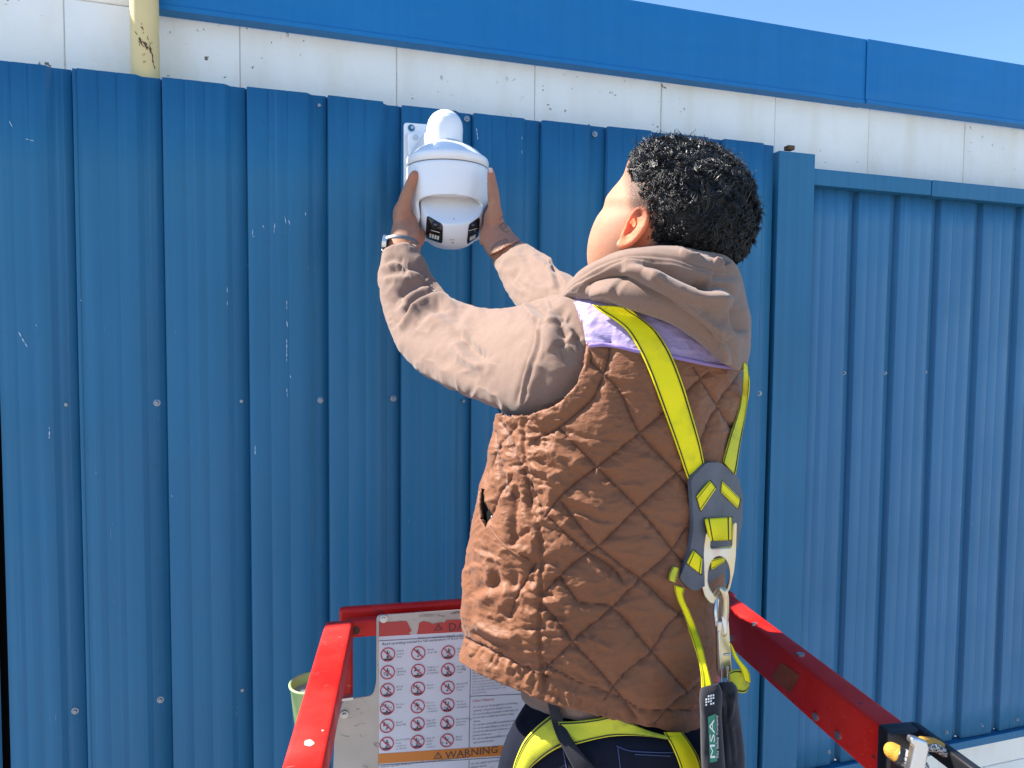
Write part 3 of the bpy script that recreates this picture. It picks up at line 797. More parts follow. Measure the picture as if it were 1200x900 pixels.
# ================================================================== LIFT BASKET
ZR = 3.54; ZP = 2.50
lf = empty('lift_basket', (0.15, -0.8, ZP), 'red lift platform railing round the man with a worn warning board on it', 'lift platform')
def q2(px, py, z=ZR): return onZ(px, py, z)[:2]
Ain, Bin = q2(411, 741), q2(379, 900)                # inner edge of left rail top (far, near)
Aout, Bout = q2(379, 741), q2(333, 900)
dl = (Bin-Ain); dl /= np.linalg.norm(dl)
Rin0, Rin1 = q2(860, 716), q2(1024, 845)
Rout0 = q2(870, 702)
drr = (Rin1-Rin0); drr /= np.linalg.norm(drr)
print('rails', Ain, Bin, dl, 'w', np.linalg.norm(Ain-Aout), 'right', Rin0, Rin1, drr)
dmean = dl+drr; dmean /= np.linalg.norm(dmean)
def rail(p0, p1, wdt, hgt, z_top, name, mat=None, parent=None, side=1):
    """rectangular bar whose top inner edge runs p0 to p1; side=+1: body to the right of travel"""
    p0 = np.asarray(p0); p1 = np.asarray(p1); t = p1-p0; L = np.linalg.norm(t); t /= L; nrm = np.array([t[1], -t[0]])*side
    c = (p0+p1)/2+nrm*wdt/2
    V, F = box((c[0], c[1], z_top-hgt/2), L, wdt, hgt, [[t[0], t[1], 0], [-t[1], t[0], 0], [0, 0, 1]], bev=0.006, seg=3)
    return mk(name, V, F, mat or m_red, parent or lf)
# left top rail
Afar = Ain-dl*0.055
rail(Afar, Ain+dl*1.15, 0.046, 0.040, ZR, 'rail', side=1)
Rfar = Rin0-drr*0.12
rend = Rin1+drr*0.02
rail(Rfar, rend, 0.038, 0.072, ZR, 'rail', side=-1)
# front rails: two parallel bars between the corners
f0 = q2(380, 712); f1 = f0+(Rfar-Afar)/np.linalg.norm(Rfar-Afar)*0.92
fdv = (f1-f0)/np.linalg.norm(f1-f0); fn = np.array([-fdv[1], fdv[0]])
F0 = q2(404, 726); F1 = q2(545, 716); fdv = (F1-F0)/np.linalg.norm(F1-F0); fn = np.array([-fdv[1], fdv[0]])
flen = abs((Rfar-F0) @ fdv)+0.05
rail(F0, F0+fdv*flen, 0.022, 0.030, ZR-0.004, 'front_rail', side=-1)
rail(F0+fn*0.036-fdv*0.01, F0+fn*0.036+fdv*flen, 0.020, 0.040, ZR+0.004, 'front_rail', side=-1)
# corner posts and side posts down to the deck
def post(c, w=0.04, z1=ZR-0.035, name='post'):
    V, F = box((c[0], c[1], (ZP+z1)/2), w, w, z1-ZP, [[fdv[0], fdv[1], 0], [fn[0], fn[1], 0], [0, 0, 1]], bev=0.005); mk(name, V, F, m_red, lf)
post(F0+fdv*0.004+fn*0.018, w=0.018, z1=ZR-0.030); post(Ain+dl*0.75-fdv*0.024); post(Ain+dl*1.12-fdv*0.024)
post(Rfar+np.array([0.02, 0.02])); post(Rfar+drr*0.62+np.array([0.02, 0])); 
# floor deck, toe boards and mast head under it
ctr = (Afar+Rfar)/2+dmean*0.55
Rm = [[fdv[0], fdv[1], 0], [fn[0], fn[1], 0], [0, 0, 1]]
V, F = box((ctr[0], ctr[1], ZP-0.03), 0.86, 1.35, 0.05, Rm, bev=0.004); mk('deck', V, F, m_plate, lf, smooth=False)
for s in (-1, 1):
    c = ctr+fdv*0.43*s; V, F = box((c[0], c[1], ZP+0.06), 0.006, 1.35, 0.15, Rm, bev=0.001); mk('toe_board', V, F, m_red, lf, smooth=False)
V, F = box((ctr[0], ctr[1], 1.25), 0.28, 0.36, 2.44, Rm, bev=0.01); mk('mast', V, F, m_red, lf, smooth=False)
V, F = box((ctr[0], ctr[1], 0.12), 0.75, 1.35, 0.22, Rm, bev=0.02); mk('chassis', V, F, m_red, lf, smooth=False)
for s in (-1, 1):
    for t in (-1, 1):
        c = ctr+fdv*0.36*s+fn*0.5*t
        w3 = np.array([fdv[0], fdv[1], 0])
        V, F = tube([np.array([c[0], c[1], 0.09])-w3*0.04, np.array([c[0], c[1], 0.09])+w3*0.04], 0.09, 3, 28); mk('wheel', V, F, m_bplas, lf)
# bolts on the right rail and the left one, reflector sticker
def rail_bolt(px, py, z=ZR, r=0.006, up=True, nrm=None):
    if up: p = onZ(px, py, z); n = np.array([0, 0, 1.0])
    else:
        # on the inner side face of the right rail: plane through Rin0, Rin1 vertical
        nn = np.array([drr[1], -drr[0], 0.0]); o = np.array([Rin0[0], Rin0[1], ZR]); r_ = ray(px, py); p = CAM+r_*(((o-CAM) @ nn)/(r_ @ nn)); n = nn if nn @ (CAM-p) > 0 else -nn
    V, F = tube([p-n*0.002, p+n*0.003], r, 3, 10); mk('bolt', V, F, m_steel, lf, smooth=False)
    return p, n
rail_bolt(938, 768); rail_bolt(884, 732, r=0.004)
for a, b in ((957, 840), (983, 862), (858, 748)): rail_bolt(a, b, up=False, r=0.0055)
def rface(px, py, off=0.0):
    nn = np.array([drr[1], -drr[0], 0.0]); o = np.array([Rin0[0], Rin0[1], ZR])
    if nn @ (CAM-o) < 0: nn = -nn
    o = o+nn*off; r_ = ray(px, py); return CAM+r_*(((o-CAM) @ nn)/(r_ @ nn))
V = [rface(x, y, 0.001) for x, y in ((916, 776), (938, 792), (926, 812), (903, 794))]
V2 = [rface(x, y, 0.0002) for x, y in ((916, 776), (938, 792), (926, 812), (903, 794))]
mk('reflector', V+V2, [(0, 3, 2, 1), (4, 5, 6, 7), (0, 1, 5, 4), (1, 2, 6, 5), (2, 3, 7, 6), (3, 0, 4, 7)], m_reflect, lf, smooth=False)
# chip of bare paint on the left rail, worn patch on the right one
for cx, cy, r1, r2, mt in ((362, 870.5, 6, 4, m_plate), (378, 856, 1.5, 1, m_plate)):
    V = [onZ(cx, cy, ZR+0.0006)]+[onZ(cx+(r1*math.cos(t))*(1+.10*math.sin(3*t+1)), cy+r2*math.sin(t)*(1+.08*math.cos(5*t)), ZR+0.0006) for t in np.linspace(0, 2*math.pi, 18, endpoint=False)]
    mk('paint_chip', V, [(0, 1+k, 1+(k+1) % 18) for k in range(18)], mt, lf, smooth=False)
# weld stub and bolt at the corner
p = onZ(417, 737, ZR-0.02); V, F = ball(p, 0.010, 8, 10); mk('corner_bolt', V, F, m_rust, lf)

# ---- warning board hung on the front rail
SO = np.append(F0, ZR)                                # board plane: vertical, along the front rail, on its near side
sn = np.array([-fn[0], -fn[1], 0.0]); sn = sn if sn @ (CAM-SO) > 0 else -sn
SO = SO+sn*0.004
su = np.array([fdv[0], fdv[1], 0.0]); sv = np.array([0, 0, 1.0])
def sp(px, py):
    """point of the photo -> coordinates (m) on the board's plane"""
    r = ray(px, py); p = CAM+r*(((SO-CAM) @ sn)/(r @ sn)); return (p-SO) @ su, (p-SO) @ sv
def sw(x, y, off): return SO+su*x+sv*y+sn*off
bd = lf
out = [sp(*q) for q in rounded([(441, 721), (641, 708), (636, 900), (636, 925), (389, 941), (392, 862), (402, 820), (437, 815), (441, 800)], 6)]
V, F = prism([out], (SO-sn*0.001, su, sv), 0.003, 0.0006); board = mk('warning_board', V, F, m_plate, lf, smooth=False)
board['label'] = 'scuffed bare metal plate carrying the printed safety decal'
def flat(pts, off, name, mat, parent=board, raw=False):
    c = pts if raw else [sp(*q) for q in pts]
    V, F = prism([c], (sw(0, 0, off), su, sv), 0.0003); return mk(name, V, F, mat, parent, smooth=False)
x0, y1 = sp(444, 733); x1, _ = sp(634, 722); _, y0 = sp(443, 925)
x0b, yr0 = sp(443, 748.5)
def S(a, b): return (x0+a, b)
wS = x1-x0
flat([(x0, y0), (x1, y0), (x1, sp(444, 746)[1]), (x0, sp(444, 746)[1])], 0.0008, 'decal', m_decal, raw=True)
# torn red header band in two pieces
flat([(444, 728), (451, 729), (460, 728.5), (476, 727.5), (478, 730), (480, 735), (482.5, 739), (479, 741), (481, 743.5), (444, 745.5)], 0.0013, 'header_band', m_dred)
flat([(491, 730), (496, 727.5), (503, 729), (507, 731), (515, 729), (521, 729.5), (523, 726.5), (535, 726), (546, 725.5), (634, 721), (634, 735), (488.5, 743), (490, 737)], 0.0013, 'header_band', m_dred)
for px, py, r in ((449.5, 724.5, 4.6), (403.5, 836.5, 4.5)):
    x, y = sp(px, py); p = sw(x, y, 0.001)
    V, F = tube([p, p+sn*0.003], r*1.2/FPX*1.0, 3, 18); wsh = mk('washer', V, F, m_steel, board, smooth=False)
    V, F = tube([p+sn*0.003, p+sn*0.007], r*0.55*1.2/FPX, 3, 6); mk('bolt', V, F, m_steel, board, smooth=False)
texts = []
def text(s, px, py, h, mat, off=0.0018, stretch=1.0, spin=0.0):
    """lettering on the board: baseline start at a photo point, cap height h px there"""
    c = bpy.data.curves.new('t', 'FONT'); c.body = s; c.resolution_u = 2 if h > 5 else 1; c.size = 1.0
    o = bpy.data.objects.new('t', c); COL.objects.link(o); texts.append((o, sp(px, py), h, mat, off, stretch, spin))
warn_band = flat([(443, 883), (613, 871.5), (634, 870), (634, 882), (443, 894.5)], 0.0013, 'warning_band', m_dorange)
text('WARNING', 521.5, 888.5, 9.0, m_ink, stretch=1.06)
text('DANGER', 525, 739.3, 10.0, m_ink, stretch=1.0)
text('Failure to avoid these hazards could result in death or serious injury.', 490, 748.6, 2.6, m_ink)
text('Read operating manual for full explanation of these hazards.', 448, 755.8, 3.1, m_ink)
text('Do not operate aerial platform without proper authorization and training.', 446, 899.0, 2.7, m_ink, stretch=.93)
def tri(cx, cy, r, hole=True):
    x, y = sp(cx, cy); k = r*1.2/FPX
    o3 = [(x+k*math.cos(a)*1.1, y+k*math.sin(a)) for a in (math.pi/2, math.pi*7/6, math.pi*11/6)]
    i3 = [(x+k*.72*math.cos(a)*1.1, y+k*.72*math.sin(a)) for a in (math.pi/2, math.pi*7/6, math.pi*11/6)]
    V, F = prism([o3, i3], (sw(0, 0, 0.0018), su, sv), 0.0003); mk('alert_triangle', V, F, m_ink, board, smooth=False)
    V, F = prism([[(x-k*.07, y-k*.05), (x+k*.07, y-k*.05), (x+k*.09, y+k*.42), (x-k*.09, y+k*.42)]], (sw(0, 0, 0.0018), su, sv), 0.0003); mk('alert_mark', V, F, m_ink, board, smooth=False)
tri(513, 885.5, 5.6); tri(513.5, 735.5, 5.6)
# eighteen prohibition pictograms
cols_ = [(454.5, 453.0), (490, 489.0), (525, 523.5)]
rnd2 = random.Random(9)
words = [['Avoid', 'power', 'lines'], ['Avoid', 'drop-offs'], ['Avoid', 'moving', 'vehicles'], ['Avoid', 'lightning', 'storms'], ['Ladders or', 'scaffolds', 'prohibited'], ['Avoid', 'unstable', 'loads'], ['Avoid', 'wind'], ['Avoid', 'slopes'], ['Avoid soft', 'ground', 'areas'], ['Do not', 'climb'], ['Do not', 'use as a', 'crane or', 'conductor'], ['Avoid', 'overhead', 'obstruction'], ['Avoid', 'drop-offs'], ['Stay off', 'guardrail', 'platform'], ['Avoid bumps', 'and holes', 'surfaces'], ['Avoid entries', 'on to', 'outdoors', 'on wheels'], ['Stay off', 'ladder', 'while', 'elevated'], ['Avoid', 'falling']]
wi = 0
for r in range(6):
    for c in range(3):
        cx = cols_[c][0]+(cols_[c][1]-cols_[c][0])*r/5; cy = (766.5, 765, 764)[c]+r*(20.9, 20.75, 20.6)[c]
        x, y = sp(cx, cy); R_ = 8.6*1.2/FPX*0.985
        n = 28; oc = [(x+R_*math.cos(t), y+R_*math.sin(t)) for t in np.linspace(0, 2*math.pi, n, endpoint=False)]
        ic = [(x+R_*.86*math.cos(t), y+R_*.86*math.sin(t)) for t in np.linspace(0, 2*math.pi, n, endpoint=False)]
        V1_ = prism([oc, ic], (sw(0, 0, 0.0022), su, sv), 0.0003)
        k = R_*.9; a = math.radians(135); dx, dy = math.cos(a), math.sin(a); w = R_*.07
        V2_ = prism([[(x+dx*k-dy*w, y+dy*k+dx*w), (x-dx*k-dy*w, y-dy*k+dx*w), (x-dx*k+dy*w, y-dy*k-dx*w), (x+dx*k+dy*w, y+dy*k-dx*w)]], (sw(0, 0, 0.0022), su, sv), 0.0003)
        V, F = join([V1_, V2_]); ring = mk('prohibition_sign', V, F, m_dring, board, smooth=False)
        # little black machine/figure drawing
        sh = []
        def rb(a0, b0, a1, b1): return [(x+a0*R_, y+b0*R_), (x+a1*R_, y+b0*R_), (x+a1*R_, y+b1*R_), (x+a0*R_, y+b1*R_)]
        fig = []
        if (r+c) % 3 != 1: fig.append([(x-.62*R_, y-.58*R_), (x-.35*R_, y-.80*R_), (x+.35*R_, y-.80*R_), (x+.62*R_, y-.58*R_)])
        fig += [rb(-.18, -.5, .12, -.38), rb(-.05, -.38, .0, .1), rb(-.28, .08, .22, .16), rb(-.28, .16, -.22, .34), rb(.16, .16, .22, .34)]
        jx_ = rnd2.uniform(-.35, .3)
        fig.append([(x+(jx_+.09*math.cos(t))*R_, y+(.48+.09*math.sin(t))*R_) for t in np.linspace(0, 2*math.pi, 7, endpoint=False)])
        fig.append([(x+(jx_-.1)*R_, y+.1*R_), (x+(jx_+.1)*R_, y+.1*R_), (x+(jx_+.06)*R_, y+.38*R_), (x+(jx_-.06)*R_, y+.38*R_)])
        for _ in range(3):
            ax_, ay_ = rnd2.uniform(-.6, .45), rnd2.uniform(-.4, .3); l = rnd2.uniform(.2, .4); t = rnd2.uniform(0, 3.1); ww = .04
            ddx, ddy = math.cos(t), math.sin(t)
            fig.append([(x+(ax_-ddy*ww)*R_, y+(ay_+ddx*ww)*R_), (x+(ax_+ddy*ww)*R_, y+(ay_-ddx*ww)*R_), (x+(ax_+ddx*l+ddy*ww)*R_, y+(ay_+ddy*l-ddx*ww)*R_), (x+(ax_+ddx*l-ddy*ww)*R_, y+(ay_+ddy*l+ddx*ww)*R_)])
        parts = []
        for i_, f in enumerate(fig):
            Vq = np.array([sw(a_, b_, 0.0019+0.00001*i_) for a_, b_ in f]); parts.append((Vq, [tuple(range(len(f)))]))
        V, F = join(parts); mk('pictogram', V, F, m_ink, board, smooth=False)
        for li, wd in enumerate(words[wi]):
            text(wd, cx+10.4, cy-3.0+li*3.4, 2.3, m_inkg)
        wi += 1
# divider lines and small print at the right
def line(a, b, w=0.00045, mat=None):
    pa_, pb_ = np.array(sp(*a)), np.array(sp(*b)); t = pb_-pa_; t /= np.linalg.norm(t); n = np.array([-t[1], t[0]])*w
    V = [sw(*(pa_+n), 0.0017), sw(*(pa_-n), 0.0017), sw(*(pb_-n), 0.0017), sw(*(pb_+n), 0.0017)]
    mk('rule', V, [(0, 1, 2, 3)], mat or m_ink, board, smooth=False)
line((551.5, 760), (549.5, 876)); line((549.5, 890), (549.3, 925)); line((444, 750.6), (634, 740)); line((551, 815.5), (622, 812.5)); line((443, 896), (634, 884)); 
pr = ['Failure to avoid these hazards could result in', 'death or serious injury. Read and understand', 'the operating manual before use. Keep clear of', 'electrical power lines and apparatus. Platform', 'does not protect from contact with electricity.', 'Maintain safe clearances at all times. Allow for', 'platform movement and line sway. Never use in', 'windy or gusty conditions. Do not raise platform', 'unless on a firm level surface. Level the base.', 'Do not exceed rated load. Inspect before use.', 'For more information ask for a manual. Replace', 'this decal when it can no longer be read.', 'Keep decal clean.']
for i, s in enumerate(pr): text(s, 553.3, 772.5+i*3.35, 2.15, m_inkg, stretch=0.83)
text('Other Hazards', 552.8, 822.6, 3.2, m_dring)
pr2 = ['Do not operate if aerial platform is not working', 'properly or if parts are damaged or worn.', 'Do not use without guardrails or with chains off.', 'Do not alter or disable limit switches, safety', 'devices.', 'Do not leave aerial platform unattended with key.', 'Do not use under influence of alcohol or drugs.', 'Do not use with improper maintenance. Inspect', 'and test before use.', 'Do not use without guardrails, toe boards, locks,', 'gates and bars in place.']
for i, s in enumerate(pr2): text(('- ' if not s[0].islower() else '  ')+s, 553.0, 829.5+i*4.15, 2.5, m_ink, stretch=0.80)
pr3 = ['Use only original replacement parts: batteries,', 'chargers, wheels.', 'Use only approved parts.']
for i, s in enumerate(pr3): text(s, 551.5, 895.5+i*4.1, 2.5, m_ink, stretch=0.8)
dg = bpy.context.evaluated_depsgraph_get()
big, small = [], {}
for o, (tx, ty), h, mat, off, st, sp_ in texts:
    me = o.evaluated_get(dg).to_mesh(); k = h*1.2/FPX/0.70*0.985
    n = len(me.vertices)
    if n:
        co = np.zeros(n*3, np.float32); me.vertices.foreach_get('co', co); co = co.reshape(-1, 3)*k
        V = np.array([sw(tx+c[0]*st, ty+c[1], off) for c in co]); F = [tuple(p.vertices) for p in me.polygons]
        if h > 6: mk('lettering', V, F, mat, board, smooth=False)
        else: small.setdefault(mat.name, [mat, []])[1].append((V, F))
    o.evaluated_get(dg).to_mesh_clear()
for o, *_ in texts:
    c = o.data; bpy.data.objects.remove(o); bpy.data.curves.remove(c)
for nm, (mat, parts) in small.items():
    V, F = join(parts); o = mk('small_print', V, F, mat, board, smooth=False); o['kind'] = 'stuff'

# ---- pale green cup hooked outside the left rail
cpt = P(368, 801, 1.12)
cup = empty('cup', cpt-np.array([0, 0, 0.10]), 'pale green plastic cup hanging outside the left red rail', 'cup')
prof = [(0.0, -0.10), (0.026, -0.10), (0.0275, -0.09), (0.036, -0.002), (0.0385, 0.0), (0.0385, 0.003), (0.035, 0.0025), (0.0335, -0.004), (0.026, -0.085), (0.0, -0.086)]
th = np.linspace(0, 2*np.pi, 40, endpoint=False)
cc_ = cpt
G = np.array([[(cc_[0]+r*math.cos(t), cc_[1]+r*math.sin(t), cc_[2]+z) for t in th] for r, z in prof])
V = G.reshape(-1, 3); F = grid_faces(len(prof), 40)
mk('body', V, F, m_green, cup)
V = [(cc_[0], cc_[1], cc_[2]-0.012)]+[(cc_[0]+0.033*math.cos(t), cc_[1]+0.033*math.sin(t), cc_[2]-0.012) for t in th]
mk('content', V, [(0, 1+k, 1+(k+1) % 40) for k in range(40)], m_film, cup, smooth=False)
V, F = box(cc_+np.array([0.035, -0.0, -0.03]), 0.05, 0.012, 0.004); mk('hook', V, F, m_steel, cup, smooth=False)

# ---- black holder with braided lanyard and clip at the end of the right rail
hd = empty('lanyard_holder', np.append(rend, ZR), 'black clamp at the right rail end holding a yellow and white braided lanyard', 'lanyard')
t3 = np.array([drr[0], drr[1], 0.0]); n3 = np.array([drr[1], -drr[0], 0.0]); n3 = n3 if n3 @ (CAM-np.append(rend, ZR)) > 0 else -n3
Rk = [t3, np.cross([0, 0, 1], t3), np.array([0, 0, 1.0])]
oc = np.append(rend, ZR-0.036)-n3*0.019
V, F = box(oc+t3*0.006, 0.022, 0.052, 0.084, Rk, bev=0.004); mk('end_cap', V, F, m_bplas, hd)
V, F = box(oc+t3*0.075-n3*0.020+np.array([0, 0, 0.032]), 0.15, 0.012, 0.022, Rk, bev=0.003); mk('clamp_jaw', V, F, m_bplas, hd)
V, F = box(oc+t3*0.075+np.array([0, 0, -0.045]), 0.15, 0.05, 0.03, Rk, bev=0.003); mk('clamp_base', V, F, m_bplas, hd)
dk = 0.80
pts = [P(1036, 878, .80), P(1050, 884, .79), P(1062, 890, .78), P(1080, 898, .775), P(1100, 905, .77)]
pA = [P(1046, 880, .780), P(1050, 882.5, .778), P(1054, 885, .775)]
V, F = tube(pA, [0.0090, 0.0094, 0.0092], 14, 20, rounded=True); mk('yellow_rope', V, F, m_mesh_y, hd)
V, F = tube([P(1051, 884, .776), P(1057, 887, .774)], 0.0098, 6, 20); mk('rope_band', V, F, m_bplas, hd)
V, F = tube([P(1055, 886, .775), P(1064, 890, .772), P(1078, 899, .77)], 0.0094, 14, 20, rounded=True); mk('white_rope', V, F, m_mesh_w, hd)
# silver clip
fr0 = P(1075, 885, .755); 
cl_ = [(1066, 862), (1074, 864), (1084, 868), (1086, 877), (1080, 905), (1062, 905), (1069, 872), (1064, 868)]
V, F = prism([[((x-1075)*.755/FPX, -(y-885)*.755/FPX) for x, y in cl_]], (fr0, Rv, Uv), 0.010, 0.0018); mk('clip', V, F, m_alu, hd, smooth=False)
# rope looping over beyond the clip
pB = [P(1081, 873, .80), P(1092, 872, .81), P(1105, 877, .82), P(1116, 888, .82), P(1121, 902, .81)]
V, F = tube(pB, 0.0060, 26, 14, rounded=True); mk('sheath', V, F, m_bplas, hd)
pB2 = [P(1080, 869, .80), P(1092, 870, .81), P(1101, 874, .815)]
V, F = tube(pB2, 0.0056, 14, 14, rounded=True); mk('yellow_rope', V, F, m_mesh_y, hd)
V, F = tube([P(1084, 875, .80), P(1096, 876, .805), P(1107, 882, .81)], 0.005, 14, 14, rounded=True); mk('white_rope', V, F, m_mesh_w, hd)
# ================================================================== PERSON
man = empty('person', (0.25, -0.75, ZP), 'man in quilted brown vest and taupe hoodie reaching up with both hands, back turned', 'person')

def vox(name, parts, size, mat, parent, smooth=6, attr=None):
    """union of closed pieces into one continuous skin"""
    V, F = join(parts)
    me = bpy.data.meshes.new(name+'_src'); me.from_pydata([tuple(v) for v in V], [], F); me.update()
    o = bpy.data.objects.new(name+'_src', me); COL.objects.link(o)
    r = o.modifiers.new('r', 'REMESH'); r.mode = 'VOXEL'; r.voxel_size = size
    s = o.modifiers.new('s', 'SMOOTH'); s.iterations = smooth; s.factor = 0.55
    d = bpy.context.evaluated_depsgraph_get(); d.update(); m2 = o.evaluated_get(d).to_mesh()
    n = len(m2.vertices); co = np.zeros(n*3, np.float32); m2.vertices.foreach_get('co', co); co = co.reshape(-1, 3)
    nl = len(m2.loops); li = np.zeros(nl, np.int32); m2.loops.foreach_get('vertex_index', li)
    lt = np.zeros(len(m2.polygons), np.int32); m2.polygons.foreach_get('loop_total', lt)
    nr = np.zeros(n*3, np.float32); m2.vertices.foreach_get('normal', nr); nr = nr.reshape(-1, 3)
    if (lt == 4).all(): F2 = li.reshape(-1, 4)
    else: F2 = [tuple(p.vertices) for p in m2.polygons]
    o.evaluated_get(d).to_mesh_clear(); bpy.data.objects.remove(o); bpy.data.meshes.remove(me)
    at, off = attr(co.astype(float), nr.astype(float)) if attr else (None, None)
    co = co.astype(float)
    if off is not None: co = co+off
    return mk(name, co, F2, mat, parent, attr=at)

# ---------------- head in its own frame
HC = P(786, 243, 0.965)
yw_, pt_ = math.radians(47), math.radians(22)
hf = -Rv*math.sin(yw_)*math.cos(pt_)+Fv*math.cos(yw_)*math.cos(pt_)+Uv*math.sin(pt_)      # face forward
hl = -Rv*math.cos(yw_)-Fv*math.sin(yw_)                                                # towards his left ear
hu = np.cross(hf, -hl)*-1.0
hu = np.cross(hl, hf)*-1
if hu @ Uv < 0: hu = -hu
HC = P(808, 246, 0.99)
def H(l, f, u): return HC+hl*l+hf*f+hu*u
def hball(l, f, u, rl, rf, ru):
    V, F = ball((0, 0, 0), 1.0, 20, 28); V = V*np.array([rl, rf, ru]); return H(l, f, u)+V[:, :1]*hl+V[:, 1:2]*hf+V[:, 2:3]*hu, F
parts = []
hst = [(752, 172, 820, 174, .975, .030), (741, 181, 842, 184, .97, .062), (735, 191, 855, 195, .968, .078), (730, 206, 866, 210, .966, .087), (718, 221, 872, 225, .965, .090), (710.5, 231, 875, 235, .965, .092), (708.5, 239, 875, 243, .965, .092), (706.5, 245, 875, 249, .965, .092), (701, 252, 874, 256, .965, .092), (695, 264, 870, 268, .965, .090),
       (690, 280, 862, 284, .966, .086), (688, 298, 850, 302, .968, .080), (690, 314, 838, 322, .970, .072), (697, 330, 828, 342, .975, .064), (712, 346, 822, 362, .98, .058), (722, 362, 822, 384, .985, .060), (722, 384, 826, 404, .99, .066)]
G = loft_grid(hst, 60, 64, near=0.5); parts.append(cap_mesh(G))
# face on the far side: brow, nose, cheekbones, lips, chin, eyes
for a in ((0.030, .070, .012, .030, .020, .012), (-.030, .070, .012, .030, .020, .012), (0, .078, -.012, .012, .020, .014), (0, .083, -.026, .011, .026, .014), (0, .094, -.040, .0135, .018, .012), (.013, .084, -.043, .009, .012, .008), (-.013, .084, -.043, .009, .012, .008),
          (0.038, .062, -.030, .024, .024, .020), (-.038, .062, -.030, .024, .024, .020), (0, .076, -.066, .023, .014, .006), (0, .075, -.075, .020, .014, .007), (0, .066, -.098, .024, .020, .018), (0, .052, -.060, .050, .036, .050), (.030, .066, -.004, .013, .013, .013), (-.030, .066, -.004, .013, .013, .013)):
    parts.append(hball(*a))
# left ear: bowl, helix rim, inner fold, lobe, traced where it is seen
ED = 0.8835
def E(x, y, k=0.0): return P(x, y, ED-k)
er = [(735, 271), (734.5, 265), (738, 257), (743, 248.5), (749, 244.5), (754.5, 246), (757.5, 252), (757.5, 260), (754, 268), (748.5, 276), (741, 283.5), (734, 288), (728, 289), (725.5, 285)]
kk = [0.001, .003, .006, .009, .012, .015, .018, .020, .019, .017, .014, .011, .008, .005]
parts.append(tube([E(x, y, k) for (x, y), k in zip(er, kk)], [.0022, .0026, .0030, .0032, .0034, .0038, .0040, .0040, .0040, .0040, .0040, .0042, .0050, .0042], 60, 12, rounded=True))
parts.append(tube([E(x, y, k) for x, y, k in ((746, 254, .009), (750, 261, .013), (747, 268, .014), (741, 275, .011), (735, 280, .008))], [.0024, .0030, .0032, .0030, .0026], 30, 10, rounded=True))
parts.append(tube([E(x, y, k) for x, y, k in ((733, 268, .004), (730, 275, .005), (729, 282, .005))], [.0026, .0034, .0026], 14, 10, rounded=True))
parts.append(tube([E(752, 251, .004), E(750, 262, .004), E(743, 274, .002), (E(733, 284, .002))], [.006, .0085, .008, .006], 20, 14, rounded=True, flat=0.55))
parts.append(tube([E(755, 253, .010), E(754, 264, .009), E(747, 276, .007), (E(736, 285, .005))], [.004, .0045, .0045, .004], 20, 12, rounded=True))
# ---------------- neck, trunk, arms, legs under the clothes
trunk = [(730, 350, 822, 362, .985, .060), (690, 385, 850, 395, 1.0, .085), (655, 420, 868, 430, 1.0, .105), (640, 480, 862, 490, 1.0, .115), (615, 560, 850, 570, 1.0, .115), (605, 640, 842, 650, 1.0, .115), (610, 720, 835, 740, 1.0, .112), (620, 800, 835, 820, 1.0, .112), (612, 860, 850, 880, 1.0, .118), (615, 930, 850, 950, 1.0, .118), (650, 1000, 830, 1020, 1.0, .10)]
parts.append(cap_mesh(loft_grid(trunk, 60, 40, near=0.5)))
sh = P(672, 420, 1.0); el = P(508, 398, 1.235); wr = P(471, 291, 1.395)
SL = [(449, 297, 489, 291, 1.39, .029, -9), (446, 312, 496, 303, 1.375, .033, -5), (444, 328, 505, 320, 1.355, .040), (449, 360, 519, 341, 1.32, .047), (459, 392, 536, 353, 1.27, .054), (478, 423, 556, 359, 1.21, .060), (510, 446, 577, 362, 1.14, .064), (545, 462, 605, 359, 1.07, .068), (580, 477, 632, 352, 1.01, .074), (612, 491, 660, 345, .970, .080), (652, 494, 690, 348, .960, .082), (700, 484, 722, 362, .966, .080)]
SR = [(577, 307, 607, 282, 1.375, .031, 2), (583, 318, 618, 287, 1.345, .036), (590, 332, 630, 294, 1.31, .041), (599, 348, 643, 301, 1.26, .046), (612, 365, 652, 314, 1.21, .050), (632, 380, 664, 322, 1.17, .054), (662, 394, 686, 330, 1.13, .058), (710, 410, 730, 340, 1.11, .062), (780, 420, 790, 350, 1.10, .065)]
def shrink(st, ks):
    out = []
    for q_, k in zip(st, ks):
        mx, my = (q_[0]+q_[2])/2, (q_[1]+q_[3])/2
        out.append((mx+(q_[0]-mx)*k, my+(q_[1]-my)*k, mx+(q_[2]-mx)*k, my+(q_[3]-my)*k, q_[4]+.004, q_[5]*k))
    return out
parts.append(cap_mesh(loft_grid([(454, 286, 493, 285, 1.40, .024)]+shrink(SL, [.86, .74, .64, .58, .52, .5, .5, .5, .5, .52, .55, .55]), 60, 28, near=.5)))
parts.append(cap_mesh(loft_grid([(568, 294, 604, 275, 1.39, .024)]+shrink(SR, [.90, .80, .72, .66, .62, .6, .6, .6, .6]), 60, 28, near=.5)))
def leg(x, z=0.0):
    return [P(x, 980, 1.0+z), P(x, 1180, 1.0+z), P(x, 1320, 1.0+z), P(x, 1420, 1.0+z), P(x, 1590, 1.0+z)]
for x in (668, 790): parts.append(tube(leg(x), [.085, .065, .055, .057, .038], 40, 24, rounded=True))
